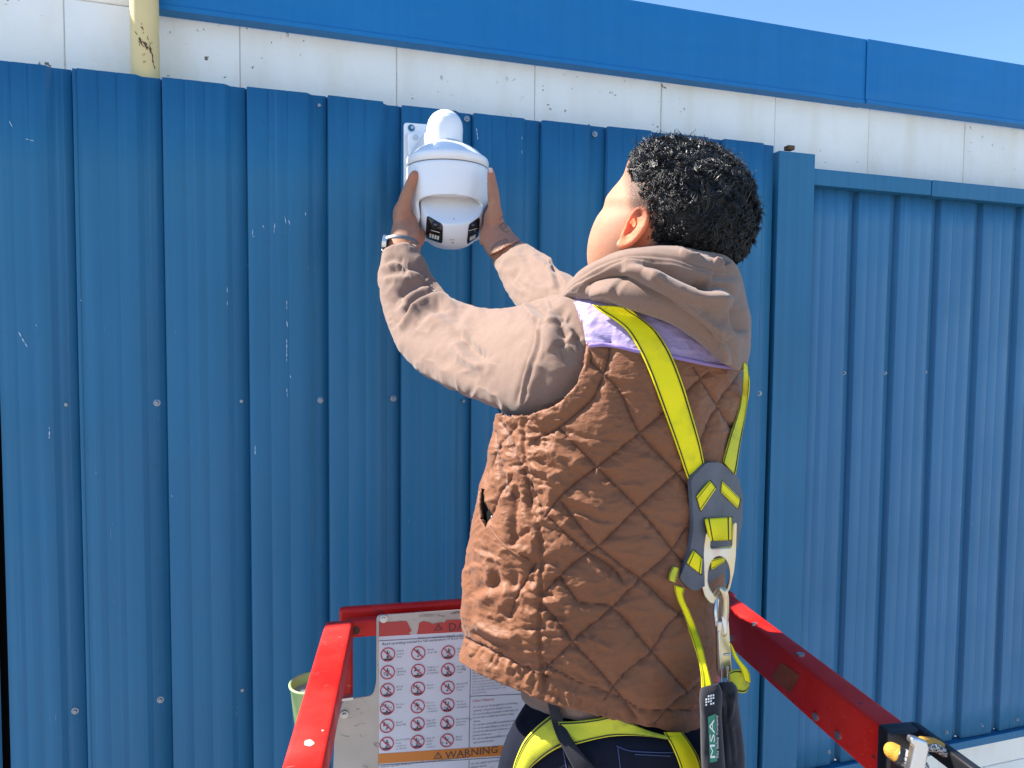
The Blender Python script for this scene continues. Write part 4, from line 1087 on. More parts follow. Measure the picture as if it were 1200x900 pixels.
# ---------------- left hand (holds the near left side of the housing)
def Q(*a): return [P(x, y, d) for x, y, d in a]
hand = []
hst = [(452, 303, 492, 301, 1.385, .024), (454, 291, 493, 292, 1.392, .0235), (456, 280, 494, 285, 1.40, .024), (459, 268, 493, 274, 1.41, .025), (461.5, 256, 491, 263, 1.425, .025), (463.5, 247, 487, 252, 1.435, .022), (466, 241, 481, 245, 1.442, .015)]
hand.append(cap_mesh(loft_grid(hst, 40, 32, near=0.5)))
hand.append(tube(Q((484, 288, 1.40), (490, 282, 1.415), (493, 274, 1.43)), [.012, .0125, .010], 14, 14, rounded=True))
hand.append(tube(Q((471, 264, 1.418), (472.5, 247, 1.412), (475.5, 232, 1.405), (480.5, 218, 1.402), (484.5, 208, 1.403), (485.8, 204.5, 1.404)), [.0175, .0155, .0128, .0112, .0102, .0085], 34, 20, rounded=True))
hand.append(tube(Q((466, 258, 1.425), (467.5, 247, 1.42), (470, 239, 1.418)), [.010, .0115, .009], 12, 14, rounded=True))      # knuckle of the thumb
for k, (y0, r) in enumerate(((247, .0090), (256, .0095), (265, .0092), (274, .0080))):
    hand.append(tube(Q((473, y0+1, 1.445), (476, y0, 1.475), (484, y0-3, 1.515), (498, y0-6, 1.545), (512-3*k, y0-8, 1.556)), [r*1.15, r*1.1, r, r*.95, r*.8], 30, 14, rounded=True))
# ---------------- right hand
hst = [(574, 300, 610, 281, 1.365, .024), (568, 292, 603, 274, 1.385, .023), (564, 283, 597, 266, 1.40, .0235), (564, 272, 590, 258, 1.415, .023), (566, 263, 588, 250, 1.425, .021), (567, 253, 586, 243, 1.432, .018), (570, 245, 584, 237, 1.436, .012)]
hand.append(cap_mesh(loft_grid(hst, 40, 32, near=0.5)))
hand.append(tube(Q((580, 268, 1.41), (579.5, 255, 1.402), (579, 240, 1.398), (578, 226, 1.398), (576.3, 212, 1.40), (575.3, 203, 1.402), (575, 199.5, 1.402)), [.0165, .0150, .0128, .0118, .0092, .0075, .0058], 36, 20, rounded=True))
hand.append(tube(Q((585, 262, 1.41), (584, 249, 1.408), (581, 240, 1.408)), [.009, .0085, .007], 12, 12, rounded=True))
hand.append(tube(Q((567, 283, 1.40), (568, 275, 1.412), (571, 266, 1.42)), [.0095, .0105, .009], 12, 12, rounded=True))
for k, (y0, r) in enumerate(((244, .0090), (253, .0095), (262, .0092), (271, .0080))):
    hand.append(tube(Q((576, y0+3, 1.435), (577, y0, 1.465), (570, y0-3, 1.510), (556, y0-5, 1.545), (542+3*k, y0-7, 1.556)), [r*1.15, r*1.1, r, r*.95, r*.8], 30, 14, rounded=True))
parts += hand
TAT = [([(576, 292), (580, 287.5), (586, 283), (593, 280.5)], 0.9), ([(579, 295), (584, 289), (590, 285)], 0.6), ([(584, 293), (588, 288), (592, 284)], 0.7), ([(588, 295), (591, 289), (594, 283)], 0.7), ([(583, 289), (585, 293), (588, 297)], 0.7), ([(590, 284), (596, 285), (600, 284)], 0.7),
       ([(586, 286), (592, 287), (597, 288)], 0.6), ([(592, 280), (595, 283), (597, 288)], 0.7), ([(577, 299), (582, 297), (588, 297)], 0.6), ([(585, 266), (588, 262), (592, 261.5), (593, 266), (589, 269), (586, 267)], 0.7), ([(589, 269), (592, 272), (596, 271)], 0.6), ([(587, 264), (590, 266)], 0.6), ([(586, 258), (588, 253), (590, 256)], 0.6)]
def skin_attr(V, N):
    px, py, d = proj(V); tc = CAM-V; tc /= np.linalg.norm(tc, axis=1, keepdims=True); face = (N*tc).sum(1) > -0.1
    ink = np.zeros(len(V)); near = face & (px > 570) & (px < 606) & (py > 245) & (py < 302) & (d > 1.3)
    for pts, w in TAT:
        dd, _, _ = stroke_field(px[near], py[near], pts); ink[near] = np.maximum(ink[near], 0.6*np.clip(1.5-dd/w, 0, 1))
    st = np.zeros(len(V)); hd_ = (d < 1.12) & (py < 330)
    dd, s, t = stroke_field(px, py, [(733, 185), (737, 205), (744, 225), (745, 243)])
    # sideburn and temple fade
    f = np.clip((px-728)/12, 0, 1)*np.clip((262-py)/20, 0, 1)*np.clip((py-180)/5, 0, 1)
    st = np.where(hd_ & face, np.clip(f*1.0-(0.75*np.clip((py-215)/40, 0, 1))*np.clip((748-px)/14, 0, 1), 0, 1), 0)
    st = np.where(hd_ & (px > 758), np.maximum(st, np.clip((px-762)/8, 0, 1)), st)
    bl = np.zeros(len(V)); ear = hd_ & (px > 726) & (px < 762) & (py > 243) & (py < 292) & (d < ED+0.004)
    bl[ear] = 0.9  # sun glowing through the ear, painted into the skin colour
    for tx, ty, tr_, ta in ((486, 207, 9, .35), (575, 203, 7, .3), (572, 272, 11, .3), (494, 283, 9, .35)):
        bl = np.maximum(bl, np.where(face & (d > 1.3), ta*np.exp(-((px-tx)**2+(py-ty)**2)/tr_**2), 0))
    nail = np.zeros(len(V)); nail[(d > 1.3) & (px > 572.5) & (px < 577) & (py < 202.5)] = 1
    cre = strokes(px, py, [([(478, 252), (482, 262), (482, 274), (478, 284)], .0012, 2.5, 'g'), ([(470, 240), (474, 238), (479, 240)], .0009, 1.2, 'g'), ([(476, 222), (482, 222), (487, 224)], .0007, 1.1, 'g'), ([(468, 247), (470, 256), (468, 266)], .0012, 3, 'r'), ([(472, 289), (480, 286), (488, 288)], .001, 1.5, 'g'),
          ([(573, 232), (578, 231), (584, 232)], .0008, 1.1, 'g'), ([(573, 229), (578, 228), (584, 229)], .0006, 1.0, 'g'), ([(568, 262), (573, 268), (574, 278)], .0014, 2.5, 'g'), ([(566, 288), (572, 281), (580, 277)], .0012, 1.6, 'g'), ([(574, 215), (580, 214)], .0006, 1.0, 'g'), ([(582, 245), (583, 258)], .001, 2, 'r')])
    cre = np.where(face & (d > 1.3), cre, 0)
    return {'ink': ink, 'stubble': st, 'glow_blush': bl, 'nail': nail}, N*cre[:, None]
vox('body', parts, 0.0026, m_skin, man, 4, skin_attr)

# ---------------- hair: a close cap of curls
hs = [(775, 164.5, 806, 165.5, .975, .030), (757, 168, 828, 170, .972, .055), (744, 174, 846, 176, .970, .074), (737, 184, 864, 188, .966, .090), (736, 198, 876, 203, .964, .099), (742, 214, 883, 219, .962, .106), (745, 230, 888, 235, .960, .112), (748, 246, 889, 251, .960, .114), (752, 262, 886, 268, .960, .110), (756, 277, 880, 284, .960, .102), (766, 292, 870, 299, .962, .086), (790, 304, 850, 310, .965, .05)]
hs = [(a_+2, b_+3, c_-3, d_+3, *e_) for a_, b_, c_, d_, *e_ in hs]
G = loft_grid(hs, 110, 200, near=0.6)
N = gnormals(G); Vf = G.reshape(-1, 3); Nf = N.reshape(-1, 3)
h = 0.006*np.abs(fbm(Vf*70, 2))+0.004*fbm(Vf*34, 2)
hair_base_V = Vf+Nf*(h[:, None]-0.004)
V, F = cap_mesh(hair_base_V.reshape(G.shape)); hairo = mk('hair', V, F, m_hairb, man)
rg = np.random.default_rng(4)
nc = 13000
ii = rg.integers(0, G.shape[0]-1, nc*3); jj = rg.integers(0, G.shape[1], nc*3)
area = np.linalg.norm(np.cross(G[np.minimum(ii+1, G.shape[0]-1), jj]-G[ii, jj], G[ii, (jj+1) % G.shape[1]]-G[ii, jj]), axis=1)
pk = rg.random(nc*3) < np.clip(area/np.percentile(area, 70), 0, 1)
ii, jj = ii[pk][:nc], jj[pk][:nc]
c0 = hair_base_V.reshape(G.shape)[ii, jj]; n0 = N[ii, jj]; nc = len(c0)
px, py, dd = proj(c0)
# keep the temple and the area round the ear free
facing = (n0*(CAM-c0)).sum(1) > 0
edge = np.interp(py, [160, 184, 198, 214, 230, 246, 262, 290], [760, 737, 738, 747, 757, 763, 766, 767])
keep = ~(facing & (px < edge+rg.normal(0, 3.0, nc)))
c0, n0, px, py = c0[keep], n0[keep], px[keep], py[keep]; nc = len(c0)
tbody = bvh_of([o for o in man.children if o.name.startswith('body')])
fc_ = (n0*(CAM-c0)).sum(1) > 0
for i_ in np.where(fc_ & (px < 800))[0]:
    d_, nn_ = hit(tbody, px[i_], py[i_])
    if d_ is not None and d_ < (c0[i_]-CAM) @ Fv: c0[i_] = P(px[i_], py[i_], d_+.001)
# growth: wavy locks, each strand follows the lock it belongs to
ncl = 1500
ci = rg.choice(nc, ncl, replace=False); cc0 = c0[ci]
own = np.empty(nc, int)
for k0 in range(0, nc, 2000):
    dd_ = ((c0[k0:k0+2000, None]-cc0[None])**2).sum(2); own[k0:k0+2000] = dd_.argmin(1)
cf = np.stack([vn(cc0*45+k*9.1) for k in range(3)], 1)+rg.normal(0, .35, (ncl, 3))
tdir = np.cross(n0, cf[own]+rg.normal(0, .10, (nc, 3))); tdir /= np.linalg.norm(tdir, axis=1, keepdims=True)+1e-9
length = (rg.uniform(0.012, 0.022, ncl)[own]*rg.uniform(.8, 1.1, nc))*np.clip((np.abs(px-edge[keep])/16)+0.25, 0.3, 1)
short = np.interp(py, [160, 240, 300], [1.0, 0.85, 0.5]); length = length*short
length = np.where(rg.random(nc) < .05, length*1.55, length); R1 = rg.uniform(0.0022, 0.0048, ncl)[own]*rg.uniform(.85, 1.15, nc); ph = rg.uniform(0, 2*np.pi, ncl)[own]+rg.normal(0, .25, nc); turns = rg.uniform(0.6, 1.25, ncl)[own]*2*np.pi
b1 = tdir; b2 = np.cross(n0, b1)
K = 10; s = np.linspace(0, 1, K)
lean = 0.75
path = c0[:, None]+n0[:, None]*(length[:, None, None]*(s[None, :, None]*0.75-0.15*s[None, :, None]**2))+b1[:, None]*(length[:, None, None]*lean*(s**1.5)[None, :, None])
ang = ph[:, None]+turns[:, None]*s[None]
am = (R1[:, None]*np.minimum(1, s*3)[None])
path = path+am[..., None]*(np.cos(ang)[..., None]*b1[:, None]+np.sin(ang)[..., None]*(b2[:, None]*0.8+n0[:, None]*0.5))
path = path+(cc0[own]-c0)[:, None]*(0.55*s)[None, :, None]
T = np.gradient(path, axis=1); T /= np.linalg.norm(T, axis=2, keepdims=True)+1e-9
a1 = np.cross(T, n0[:, None]+0.3*b2[:, None]); a1 /= np.linalg.norm(a1, axis=2, keepdims=True)+1e-9; a2 = np.cross(T, a1)
rad = (0.00052*np.array([1, 1, 1, 1, 1, .95, .9, .8, .6, .3]))[None, :, None]*rg.uniform(0.8, 1.35, nc)[:, None, None]
ring = np.stack([path+rad*(a1*math.cos(t)+a2*math.sin(t)) for t in (0, 2*math.pi/3, 4*math.pi/3)], 2)   # nc,K,3,3
V = ring.reshape(-1, 3)
bi = (np.arange(nc)*K*3)[:, None, None]; ki = (np.arange(K-1)*3)[None, :, None]; ti = np.arange(3)[None, None, :]; tj = (ti+1) % 3
F = np.stack([bi+ki+ti, bi+ki+tj, bi+ki+3+tj, bi+ki+3+ti], -1).reshape(-1, 4)
o = mk('curls', V, F, m_hair, hairo); o['kind'] = 'stuff'

# ================================================================== CLOTHES
def wr_noise(V, fx, fy, fz, seed=0): return fbm(np.asarray(V)*np.array([fx, fy, fz])+seed, 3)
def ridged(x, w=0.35): return np.clip(1-np.abs(x)/w, 0, 1)**1.5
def clothgrid(name, st, nr, ns, S=(), mat=None, parent=man, near=0.72, micro=0.0012, seed=0, cut=None, attrs=None, extra=None, thick=0.0025, pw=1.0, ends=False, far=1.0):
    G = loft_grid(st, nr, ns, near, pw, far); N = gnormals(G); V = G.reshape(-1, 3); Nn = N.reshape(-1, 3)
    px, py, d = proj(V); tc = CAM-V; tc /= np.linalg.norm(tc, axis=1, keepdims=True)
    fc = (Nn*tc).sum(1); w = np.clip(fc*3.2+0.05, 0, 1)
    h = strokes(px, py, S)*w if len(S) else np.zeros(len(V))
    if extra is not None: h = h+extra(V, px, py, fc, w)
    if micro: h = h+micro*fbm(V*30+seed, 3)
    V = V+Nn*h[:, None]
    F = grid_faces(*G.shape[:2])
    at = attrs(V, px, py, fc) if attrs else None
    if cut is not None:
        fm = cut(px[F].mean(1), py[F].mean(1), d[F].mean(1)); F = F[~fm]
    if ends:
        n = len(V); V = np.vstack([V, G[0].mean(0), G[-1].mean(0)]); ns_ = G.shape[1]; j = np.arange(ns_); kq = (j+1) % ns_
        e = np.r_[np.c_[kq, j, np.full(ns_, n), np.full(ns_, n)][:, :3].tolist()]
        Fl = [tuple(f) for f in F]+[(int(b), int(a), n) for a, b in zip(j, kq)]+[((G.shape[0]-1)*ns_+int(a), (G.shape[0]-1)*ns_+int(b), n+1) for a, b in zip(j, kq)]
        F = Fl
        if at: at = {k: np.r_[v, 0, 0] for k, v in at.items()}
    o = mk(name, V, F, mat, parent, attr=at)
    if thick: s = o.modifiers.new('thick', 'SOLIDIFY'); s.thickness = thick; s.offset = -1
    return o
def inpoly(px, py, poly):
    p = np.array(poly, float); r = np.zeros(px.shape, bool); j = len(p)-1
    for i in range(len(p)):
        c = ((p[i, 1] > py) != (p[j, 1] > py)) & (px < (p[j, 0]-p[i, 0])*(py-p[i, 1])/(p[j, 1]-p[i, 1]+1e-12)+p[i, 0]); r ^= c; j = i
    return r

# ---- vest
vst = [(538, 766, 824, 850, 1.00, .145, 22), (541, 748, 828, 820, 1.0, .150, 19), (541, 712, 838, 765, 1.0, .152, 13), (545, 662, 848, 712, 1.0, .152, 8), (553, 615, 857, 660, 1.0, .150, 5), (565, 558, 864, 605, 1.0, .147, 2), (576, 508, 869, 545, 1.0, .145), (586, 470, 873, 495, 1.0, .145), (604, 435, 876, 455, 1.0, .143), (626, 400, 876, 424, 1.0, .138), (646, 366, 872, 402, 1.0, .128), (666, 350, 860, 384, 1.0, .112), (692, 343, 838, 368, 1.0, .085), (712, 342, 822, 358, .99, .065)]
vst = [(q_[0]+4, q_[1], q_[2]-(-3 if q_[1] > 700 else 4 if q_[1] > 650 else 10), *q_[3:]) for q_ in vst]
QL = [[(672, 402), (688, 420), (709, 440), (728, 462), (749, 507), (791, 552), (812, 580)],
      [(655, 501), (699, 547), (746, 594), (792, 650), (806, 672)],
      [(657, 587), (693, 632), (730, 664), (750, 678), (782, 708), (800, 722)],
      [(622, 566), (638, 598), (665, 627), (688, 646), (717, 665), (728, 680)],
      [(656, 675), (668, 692), (680, 705), (717, 712), (752, 750), (780, 782), (806, 812)],
      [(637, 708), (662, 738), (673, 753), (690, 772), (712, 797), (727, 815), (745, 840)],
      [(715, 402), (712, 425), (701, 455), (690, 472), (655, 501), (628, 516)],
      [(830, 436), (800, 462), (776, 485), (749, 507), (710, 539), (662, 577), (640, 606)],
      [(812, 540), (792, 555), (746, 596), (705, 636), (670, 662), (640, 692)],
      [(804, 618), (780, 652), (752, 675), (717, 712), (685, 738), (662, 760), (640, 782)],
      [(803, 712), (780, 735), (762, 765), (738, 782), (720, 802), (708, 818)],
      [(818, 800), (808, 811), (790, 822), (767, 847)],
      [(870, 432), (845, 466), (822, 512), (816, 535)], [(812, 430), (836, 470), (858, 505)],
      [(640, 776), (672, 795), (697, 805), (730, 818), (755, 830), (822, 832)],
      [(606, 500), (590, 520), (576, 550)], [(590, 495), (606, 530), (618, 560), (622, 590)], [(601, 560), (588, 580), (576, 606)], [(628, 660), (612, 690), (600, 720), (585, 745)][:3],
      [(582, 505), (590, 550), (604, 585)],
      [(538, 742), (556, 752), (590, 768), (620, 782), (642, 792)]]
SEAM = [(624, 486), (617, 505), (619, 535), (622, 565), (630, 600), (636, 640), (635, 690), (634, 735), (636, 780), (641, 806)]
rv_ = random.Random(3)
VS = []
for pts in QL: pass
# ruching: short folds crossing the side seam
for k in range(46):
    t = k/45; c = cr(SEAM, 60)[int(t*59)]
    if k % 3 != 2:
        L = rv_.uniform(14, 34); a = rv_.uniform(-0.1, 0.75); VS.append(([(c[0]+1, c[1]), (c[0]+L*.5*math.cos(a), c[1]+L*.5*math.sin(a)), (c[0]+L*math.cos(a), c[1]+L*math.sin(a*1.2))], rv_.uniform(.0018, .0040), rv_.uniform(2.2, 4.5), rv_.choice('rkkf')))
    if k % 3 != 0 and c[1] > 520:
        L = rv_.uniform(8, 22); a = rv_.uniform(-0.5, 0.9)+math.pi; VS.append(([(c[0]-1, c[1]), (c[0]+L*.5*math.cos(a), c[1]+L*.5*math.sin(a)), (c[0]+L*math.cos(a), c[1]+L*math.sin(a))], rv_.uniform(.0012, .003), rv_.uniform(2.0, 3.5), rv_.choice('rkkf')))
# gathers along the hem
HEM = [(538, 757), (560, 764), (590, 776), (615, 788), (641, 803), (670, 818), (700, 831), (740, 845), (780, 851)]
hc = cr(HEM, 120)
for k in range(2, 96, 3):
    c = hc[k]; a = math.radians(rv_.uniform(60, 120)); L = rv_.uniform(7, 16)
    VS.append(([(c[0]-math.cos(a)*L, c[1]-math.sin(a)*L), (c[0], c[1]), (c[0]+math.cos(a)*7, c[1]+math.sin(a)*7)], rv_.uniform(.0012, .0034), rv_.uniform(1.6, 3.2), rv_.choice('kkr')))
# puckers pulled by the thread along every quilting line
for pts in QL:
    cq = cr(pts, max(6, int(np.sum(np.linalg.norm(np.diff(np.asarray(pts, float), axis=0), axis=1))/7)))
    for i_ in range(1, len(cq)-1):
        if rv_.random() < .35: continue
        t_ = cq[i_+1]-cq[i_-1]; t_ = t_/(np.linalg.norm(t_)+1e-9); a_ = math.atan2(t_[0], -t_[1])+rv_.uniform(-.5, .5); L_ = rv_.uniform(4, 11); o_ = rv_.uniform(-3, 3)
        c_ = cq[i_]; VS.append(([(c_[0]-math.cos(a_)*(L_+o_), c_[1]-math.sin(a_)*(L_+o_)), (c_[0], c_[1]), (c_[0]+math.cos(a_)*(L_-o_), c_[1]+math.sin(a_)*(L_-o_))], rv_.uniform(.0005, .0014), rv_.uniform(1.6, 2.8), rv_.choice('kkr')))
# named folds seen in the photo
VS += [([(660, 505), (690, 516), (730, 518)], .0022, 4, 'f'), ([(668, 515), (700, 522), (740, 524)], .0014, 3, 'f'), ([(632, 520), (650, 534), (668, 556)], .0045, 5, 'r'), ([(624, 545), (644, 556), (664, 570)], .0045, 5, 'r'), ([(645, 528), (665, 535), (690, 548)], .0030, 5, 'r'),
       ([(655, 572), (680, 588), (712, 602)], .0035, 6, 'r'), ([(672, 598), (700, 610), (728, 612)], .0022, 5, 'f'), ([(745, 530), (770, 536), (800, 534)], .0016, 5, 'f'), ([(700, 560), (730, 566), (765, 563)], .0014, 5, 'f'), ([(705, 628), (735, 632), (760, 628)], .0018, 5, 'f'), ([(640, 560), (652, 600), (668, 622)], .003, 6, 'r'),
       ([(640, 620), (655, 634), (675, 640)], .004, 5, 'r'), ([(700, 660), (722, 676), (748, 682)], .0025, 6, 'f'), ([(755, 600), (780, 612), (800, 612)], .0016, 5, 'f'), ([(760, 690), (776, 706), (796, 716)], .003, 6, 'f'), ([(690, 744), (694, 756), (690, 772)], .0035, 3, 'r'), ([(690, 744), (700, 750), (716, 758)], .0035, 3.2, 'r'),
       ([(640, 700), (650, 712), (672, 716)], .003, 4, 'r'), ([(642, 726), (658, 728), (672, 722)], .003, 3.5, 'r'), ([(645, 752), (660, 748), (678, 752)], .003, 4, 'r'), ([(650, 768), (668, 762), (684, 764)], .003, 4, 'r'), ([(672, 784), (684, 796), (700, 800)], .003, 4, 'f'),
       ([(740, 770), (760, 776), (790, 772)], .0014, 5, 'f'), ([(700, 690), (706, 715), (700, 735)], .0016, 5, 'f'), ([(770, 720), (764, 745), (768, 765)], .0016, 4, 'g'),
       # front panel: pocket pleats
       ([(568, 515), (571, 545), (576, 575)], .004, 4, 'g'), ([(586, 520), (592, 560), (596, 600)], .0025, 5, 'f'), ([(607, 565), (607, 600), (606, 636)], .006, 4, 'g'), ([(598, 565), (596, 600), (596, 640)], .003, 6, 'r'), ([(618, 575), (625, 600), (627, 612)], .004, 4, 'g'), ([(600, 640), (612, 628), (626, 618)], .004, 3, 'g'),
       ([(552, 620), (553, 660), (556, 690)], .0018, 4, 'f'), ([(560, 700), (580, 690), (600, 686), (618, 690)], .006, 8, 'f'), ([(575, 655), (582, 668), (580, 688)], .006, 5, 'f'), ([(586, 712), (600, 702), (612, 705)], .004, 5, 'r'), ([(560, 722), (575, 735), (595, 743), (612, 742)], .006, 5, 'r'), ([(556, 738), (575, 750), (600, 756)], .004, 4, 'g'),
       ([(598, 660), (606, 672), (602, 690)], .004, 5, 'g'), ([(545, 650), (556, 700), (552, 735)], .002, 5, 'f'), ([(566, 645), (590, 655), (600, 662)], .0026, 3, 'f'),
       ([(550, 668), (560, 660), (572, 664)], .0015, 3, 'f'), ([(618, 650), (626, 668), (624, 690)], .003, 4, 'g')]
POCK = [(567, 577), (566, 592), (568, 606), (576, 620), (590, 638), (606, 650), (618, 656)]
yokeln = [(690, 405.5), (697, 404.5), (707, 404), (725, 406), (746, 411), (770, 415), (792, 419), (812, 423), (831, 427), (852, 430), (876, 433)]
def vest_extra(V, px, py, fc, w):
    dist = np.full(len(V), 40.0)
    m = fc > -0.2
    for pts in QL:
        p = np.array(pts); mm = m & (px > p[:, 0].min()-40) & (px < p[:, 0].max()+40) & (py > p[:, 1].min()-40) & (py < p[:, 1].max()+40)
        if mm.any():
            d, _, _ = stroke_field(px[mm], py[mm], pts); dist[mm] = np.minimum(dist[mm], d)
    # on the hidden sides the quilting goes on as a diamond lattice
    a = np.arctan2(V[:, 0]-0.2, V[:, 1]+0.7)*0.17; z = V[:, 2]
    l1 = np.abs(((a+z)*10) % 1-0.5)*100; l2 = np.abs(((a-z)*10) % 1-0.5)*100
    lat = 50-np.maximum(l1, l2)
    dist = np.where(fc > -0.2, dist, np.clip(lat, 0, 40))
    puff = 0.0075*(1-np.exp(-dist/9.0))-0.0016*np.exp(-(dist/1.2)**2)
    ds, _, _ = stroke_field(px, py, SEAM); puff = puff-0.0045*np.exp(-(ds/2.5)**2)*(fc > -.2)
    lit = np.exp(-((px-628)/40)**2)+0.6
    Vw = V+0.02*np.stack([vn(V*18), vn(V*18+7), vn(V*18+13)], 1); n1 = fbm(Vw*np.array([24, 24, 46])+3.1, 3); n2 = fbm(V*np.array([60, 60, 130])+9.0, 3)
    wrk = 0.0026*ridged(n1, .30)*lit+0.0012*ridged(n2, .3)*lit
    return puff*w+wrk*np.clip(w+.3, 0, 1)
def vest_attr(V, px, py, fc):
    seam = np.zeros(len(V)); m = fc > -0.15
    for pts in QL[:]:
        d, _, t = stroke_field(px[m], py[m], pts); seam[m] = np.maximum(seam[m], np.clip(1.25-d/0.85, 0, 1)*0.9)
    yl = np.interp(px, [p[0] for p in yokeln], [p[1] for p in yokeln])
    yk = ((py < yl) & m).astype(float)
    yk = np.where(~m & (V[:, 2] > 3.985), 1.0, yk)
    return {'seam': seam*(1-0.35*yk), 'yoke': yk}
ARM = [(600, 330), (650, 338), (662, 346), (676, 362), (686, 382), (689, 405), (686, 430), (677, 453), (658, 474), (636, 484), (612, 490), (600, 489), (556, 482), (550, 440)]
AE = [(665, 349.5), (676, 362), (686, 382), (689, 405), (686, 430), (677, 453), (658, 474), (636, 484), (614, 491), (600, 489)]
vest = clothgrid('vest', vst, 300, 430, VS, m_vest, near=0.80, far=1.3, micro=0.0008, cut=lambda x, y, d: inpoly(x, y, ARM) | (inpoly(x, y, [(566, 575), (572, 578), (577, 603), (574, 620), (567, 607)]) & (d < 1.0)), attrs=vest_attr, extra=vest_extra, thick=0.006)  # unseen far side swollen by far, added to shade the right rail
tv = bvh_of([vest])
def on(tree, pts, off, dd=0.0, sm=True):
    """points of the photo dropped on a surface, lifted by off towards the camera, smoothed in depth"""
    P_ = [tuple(p[:2]) for p in pts]; D = []
    for x, y in P_:
        d, _ = hit(tree, x, y); D.append(d)
    val = [d for d in D if d is not None]
    D = [d if d is not None and d < 1.25 else None for d in D]
    idx = [i for i, d in enumerate(D) if d is not None]
    D = np.interp(range(len(D)), idx, [D[i] for i in idx])
    if sm:
        k = 2; Dp = np.pad(D, k, mode='edge'); D = np.array([Dp[i:i+2*k+1].mean() for i in range(len(D))])
    return D-off+dd
# piping along the armhole, the yoke seam and the hem
def piping(pts, r, name, mat, parent, off=0.0, n=60, tree=None):
    c = cr(pts, n); D = on(tree or tv, c, off); V, F = tube(P(c[:, 0], c[:, 1], D), r, n*2, 8); return mk(name, V, F, mat, parent)
c = cr(AE, 70); 
vg = loft_grid(vst, 120, 200, near=.8); tvs = BVHTree.FromPolygons([tuple(v) for v in vg.reshape(-1, 3)], [list(map(int, f)) for f in grid_faces(120, 200)])
D = on(tvs, c, 0.0045); rr_ = np.array([.0036+0.0006*math.sin(i*.8)+.0003*math.sin(i*2.3) for i in range(70)])
V, F = tube(P(c[:, 0]+.5, c[:, 1], D), rr_, 160, 10)
hb = c[:, 1]; mk('armhole_binding', V, F, m_vest, vest, attr={'yoke': np.repeat((np.interp(np.arange(160), np.linspace(0, 159, 70), hb) < 402).astype(float), 10).tolist()+[0, 0]})
piping([(x, y) for x, y in yokeln], 0.0026, 'yoke_piping', m_bind, vest, 0.0015)
hp_ = HEM+[(822, 851)]
# pocket edge welt
piping(POCK, 0.0016, 'pocket_welt', m_vest, vest, 0.001)
# zip pull behind the pocket mouth
zz = P(577, 607, on(tvs, [(577, 607)], -.004, sm=False)[0]); V, F = box(zz, .004, .003, .006, bev=.001); mk('zip', V, F, m_steel, vest)
# lining in near-black that stands in for the shade inside the pocket
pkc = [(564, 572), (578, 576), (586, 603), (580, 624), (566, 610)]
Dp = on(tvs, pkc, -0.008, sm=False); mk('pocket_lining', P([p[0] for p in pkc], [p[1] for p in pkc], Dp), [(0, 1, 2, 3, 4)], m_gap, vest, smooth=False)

# ---- hoodie: left sleeve, right sleeve, hood, hem
hoodie = empty('hoodie', (0, 0, 0), '', ''); del hoodie['label'], hoodie['category']
hoodie.parent = man; hoodie.location = (0, 0, 0)
def r3(pts): return [(430+x/4, 250+y/4) for x, y in pts]
SS = [(r3([(90, 240), (130, 225), (165, 240)]), .004, 3.5, 'f'), (r3([(185, 262), (240, 280), (285, 310)]), .005, 4, 'f'), (r3([(75, 300), (140, 290), (200, 300)]), .003, 4, 'f'), (r3([(120, 470), (170, 420), (230, 370), (300, 345), (360, 370)]), .0045, 6, 'f'),
      (r3([(130, 500), (200, 460), (270, 400), (340, 375), (400, 390)]), .006, 6, 'f'), (r3([(150, 400), (200, 360), (260, 335), (310, 340)]), .005, 4.5, 'f'), (r3([(200, 480), (230, 430), (290, 400), (360, 395), (430, 415)]), .005, 5, 'f'), (r3([(140, 530), (190, 490), (215, 440)]), .004, 4, 'f'),
      (r3([(455, 590), (440, 540), (450, 490), (490, 450), (550, 432)]), .009, 7, 'f'), (r3([(430, 590), (460, 650), (510, 690), (560, 700)]), .006, 6, 'f'), (r3([(450, 560), (480, 620), (530, 660)]), .004, 4, 'g'), (r3([(260, 520), (300, 480), (360, 460)]), .003, 6, 'f'),
      (r3([(630, 412), (640, 430), (625, 440)]), .004, 3, 'g'), (r3([(690, 415), (710, 425), (700, 440)]), .003, 3, 'g'), (r3([(740, 400), (770, 440), (800, 470), (825, 500)]), .006, 5, 'f'), (r3([(790, 390), (810, 430), (830, 480)]), .004, 4, 'g'), (r3([(870, 450), (890, 500), (900, 560), (930, 600)]), .006, 7, 'f'), (r3([(840, 520), (870, 570), (900, 640)]), .004, 7, 'f'),
      (r3([(920, 490), (960, 540), (980, 600)]), .004, 5, 'f'), (r3([(820, 700), (800, 780), (770, 850)]), .003, 8, 'f'), (r3([(330, 700), (420, 740), (520, 800)]), .003, 9, 'f'), (r3([(560, 560), (600, 540), (660, 530)]), .002, 9, 'f'), (r3([(150, 560), (230, 600), (320, 640)]), .002, 8, 'f'), (r3([(300, 470), (380, 500), (440, 500)]), .002, 6, 'f'),
      (r3([(820, 505), (800, 580), (780, 660), (750, 760), (715, 890)]), .0032, 3.0, 'r'), (r3([(810, 505), (790, 580), (770, 660), (738, 760), (704, 890)]), .0026, 2.5, 'g'), (r3([(835, 508), (815, 585), (795, 665), (765, 765), (728, 885)]), .0018, 2.5, 'g'), (r3([(600, 420), (660, 450), (700, 500)]), .002, 7, 'f')]
def sl_attr(V, px, py, fc):
    s = np.zeros(len(V)); d, _, _ = stroke_field(px, py, r3([(812, 505), (792, 580), (772, 660), (740, 760), (706, 890)])); s = np.clip(1.2-d/1.0, 0, 1)*(fc > 0)*.6
    return {'seam': s}
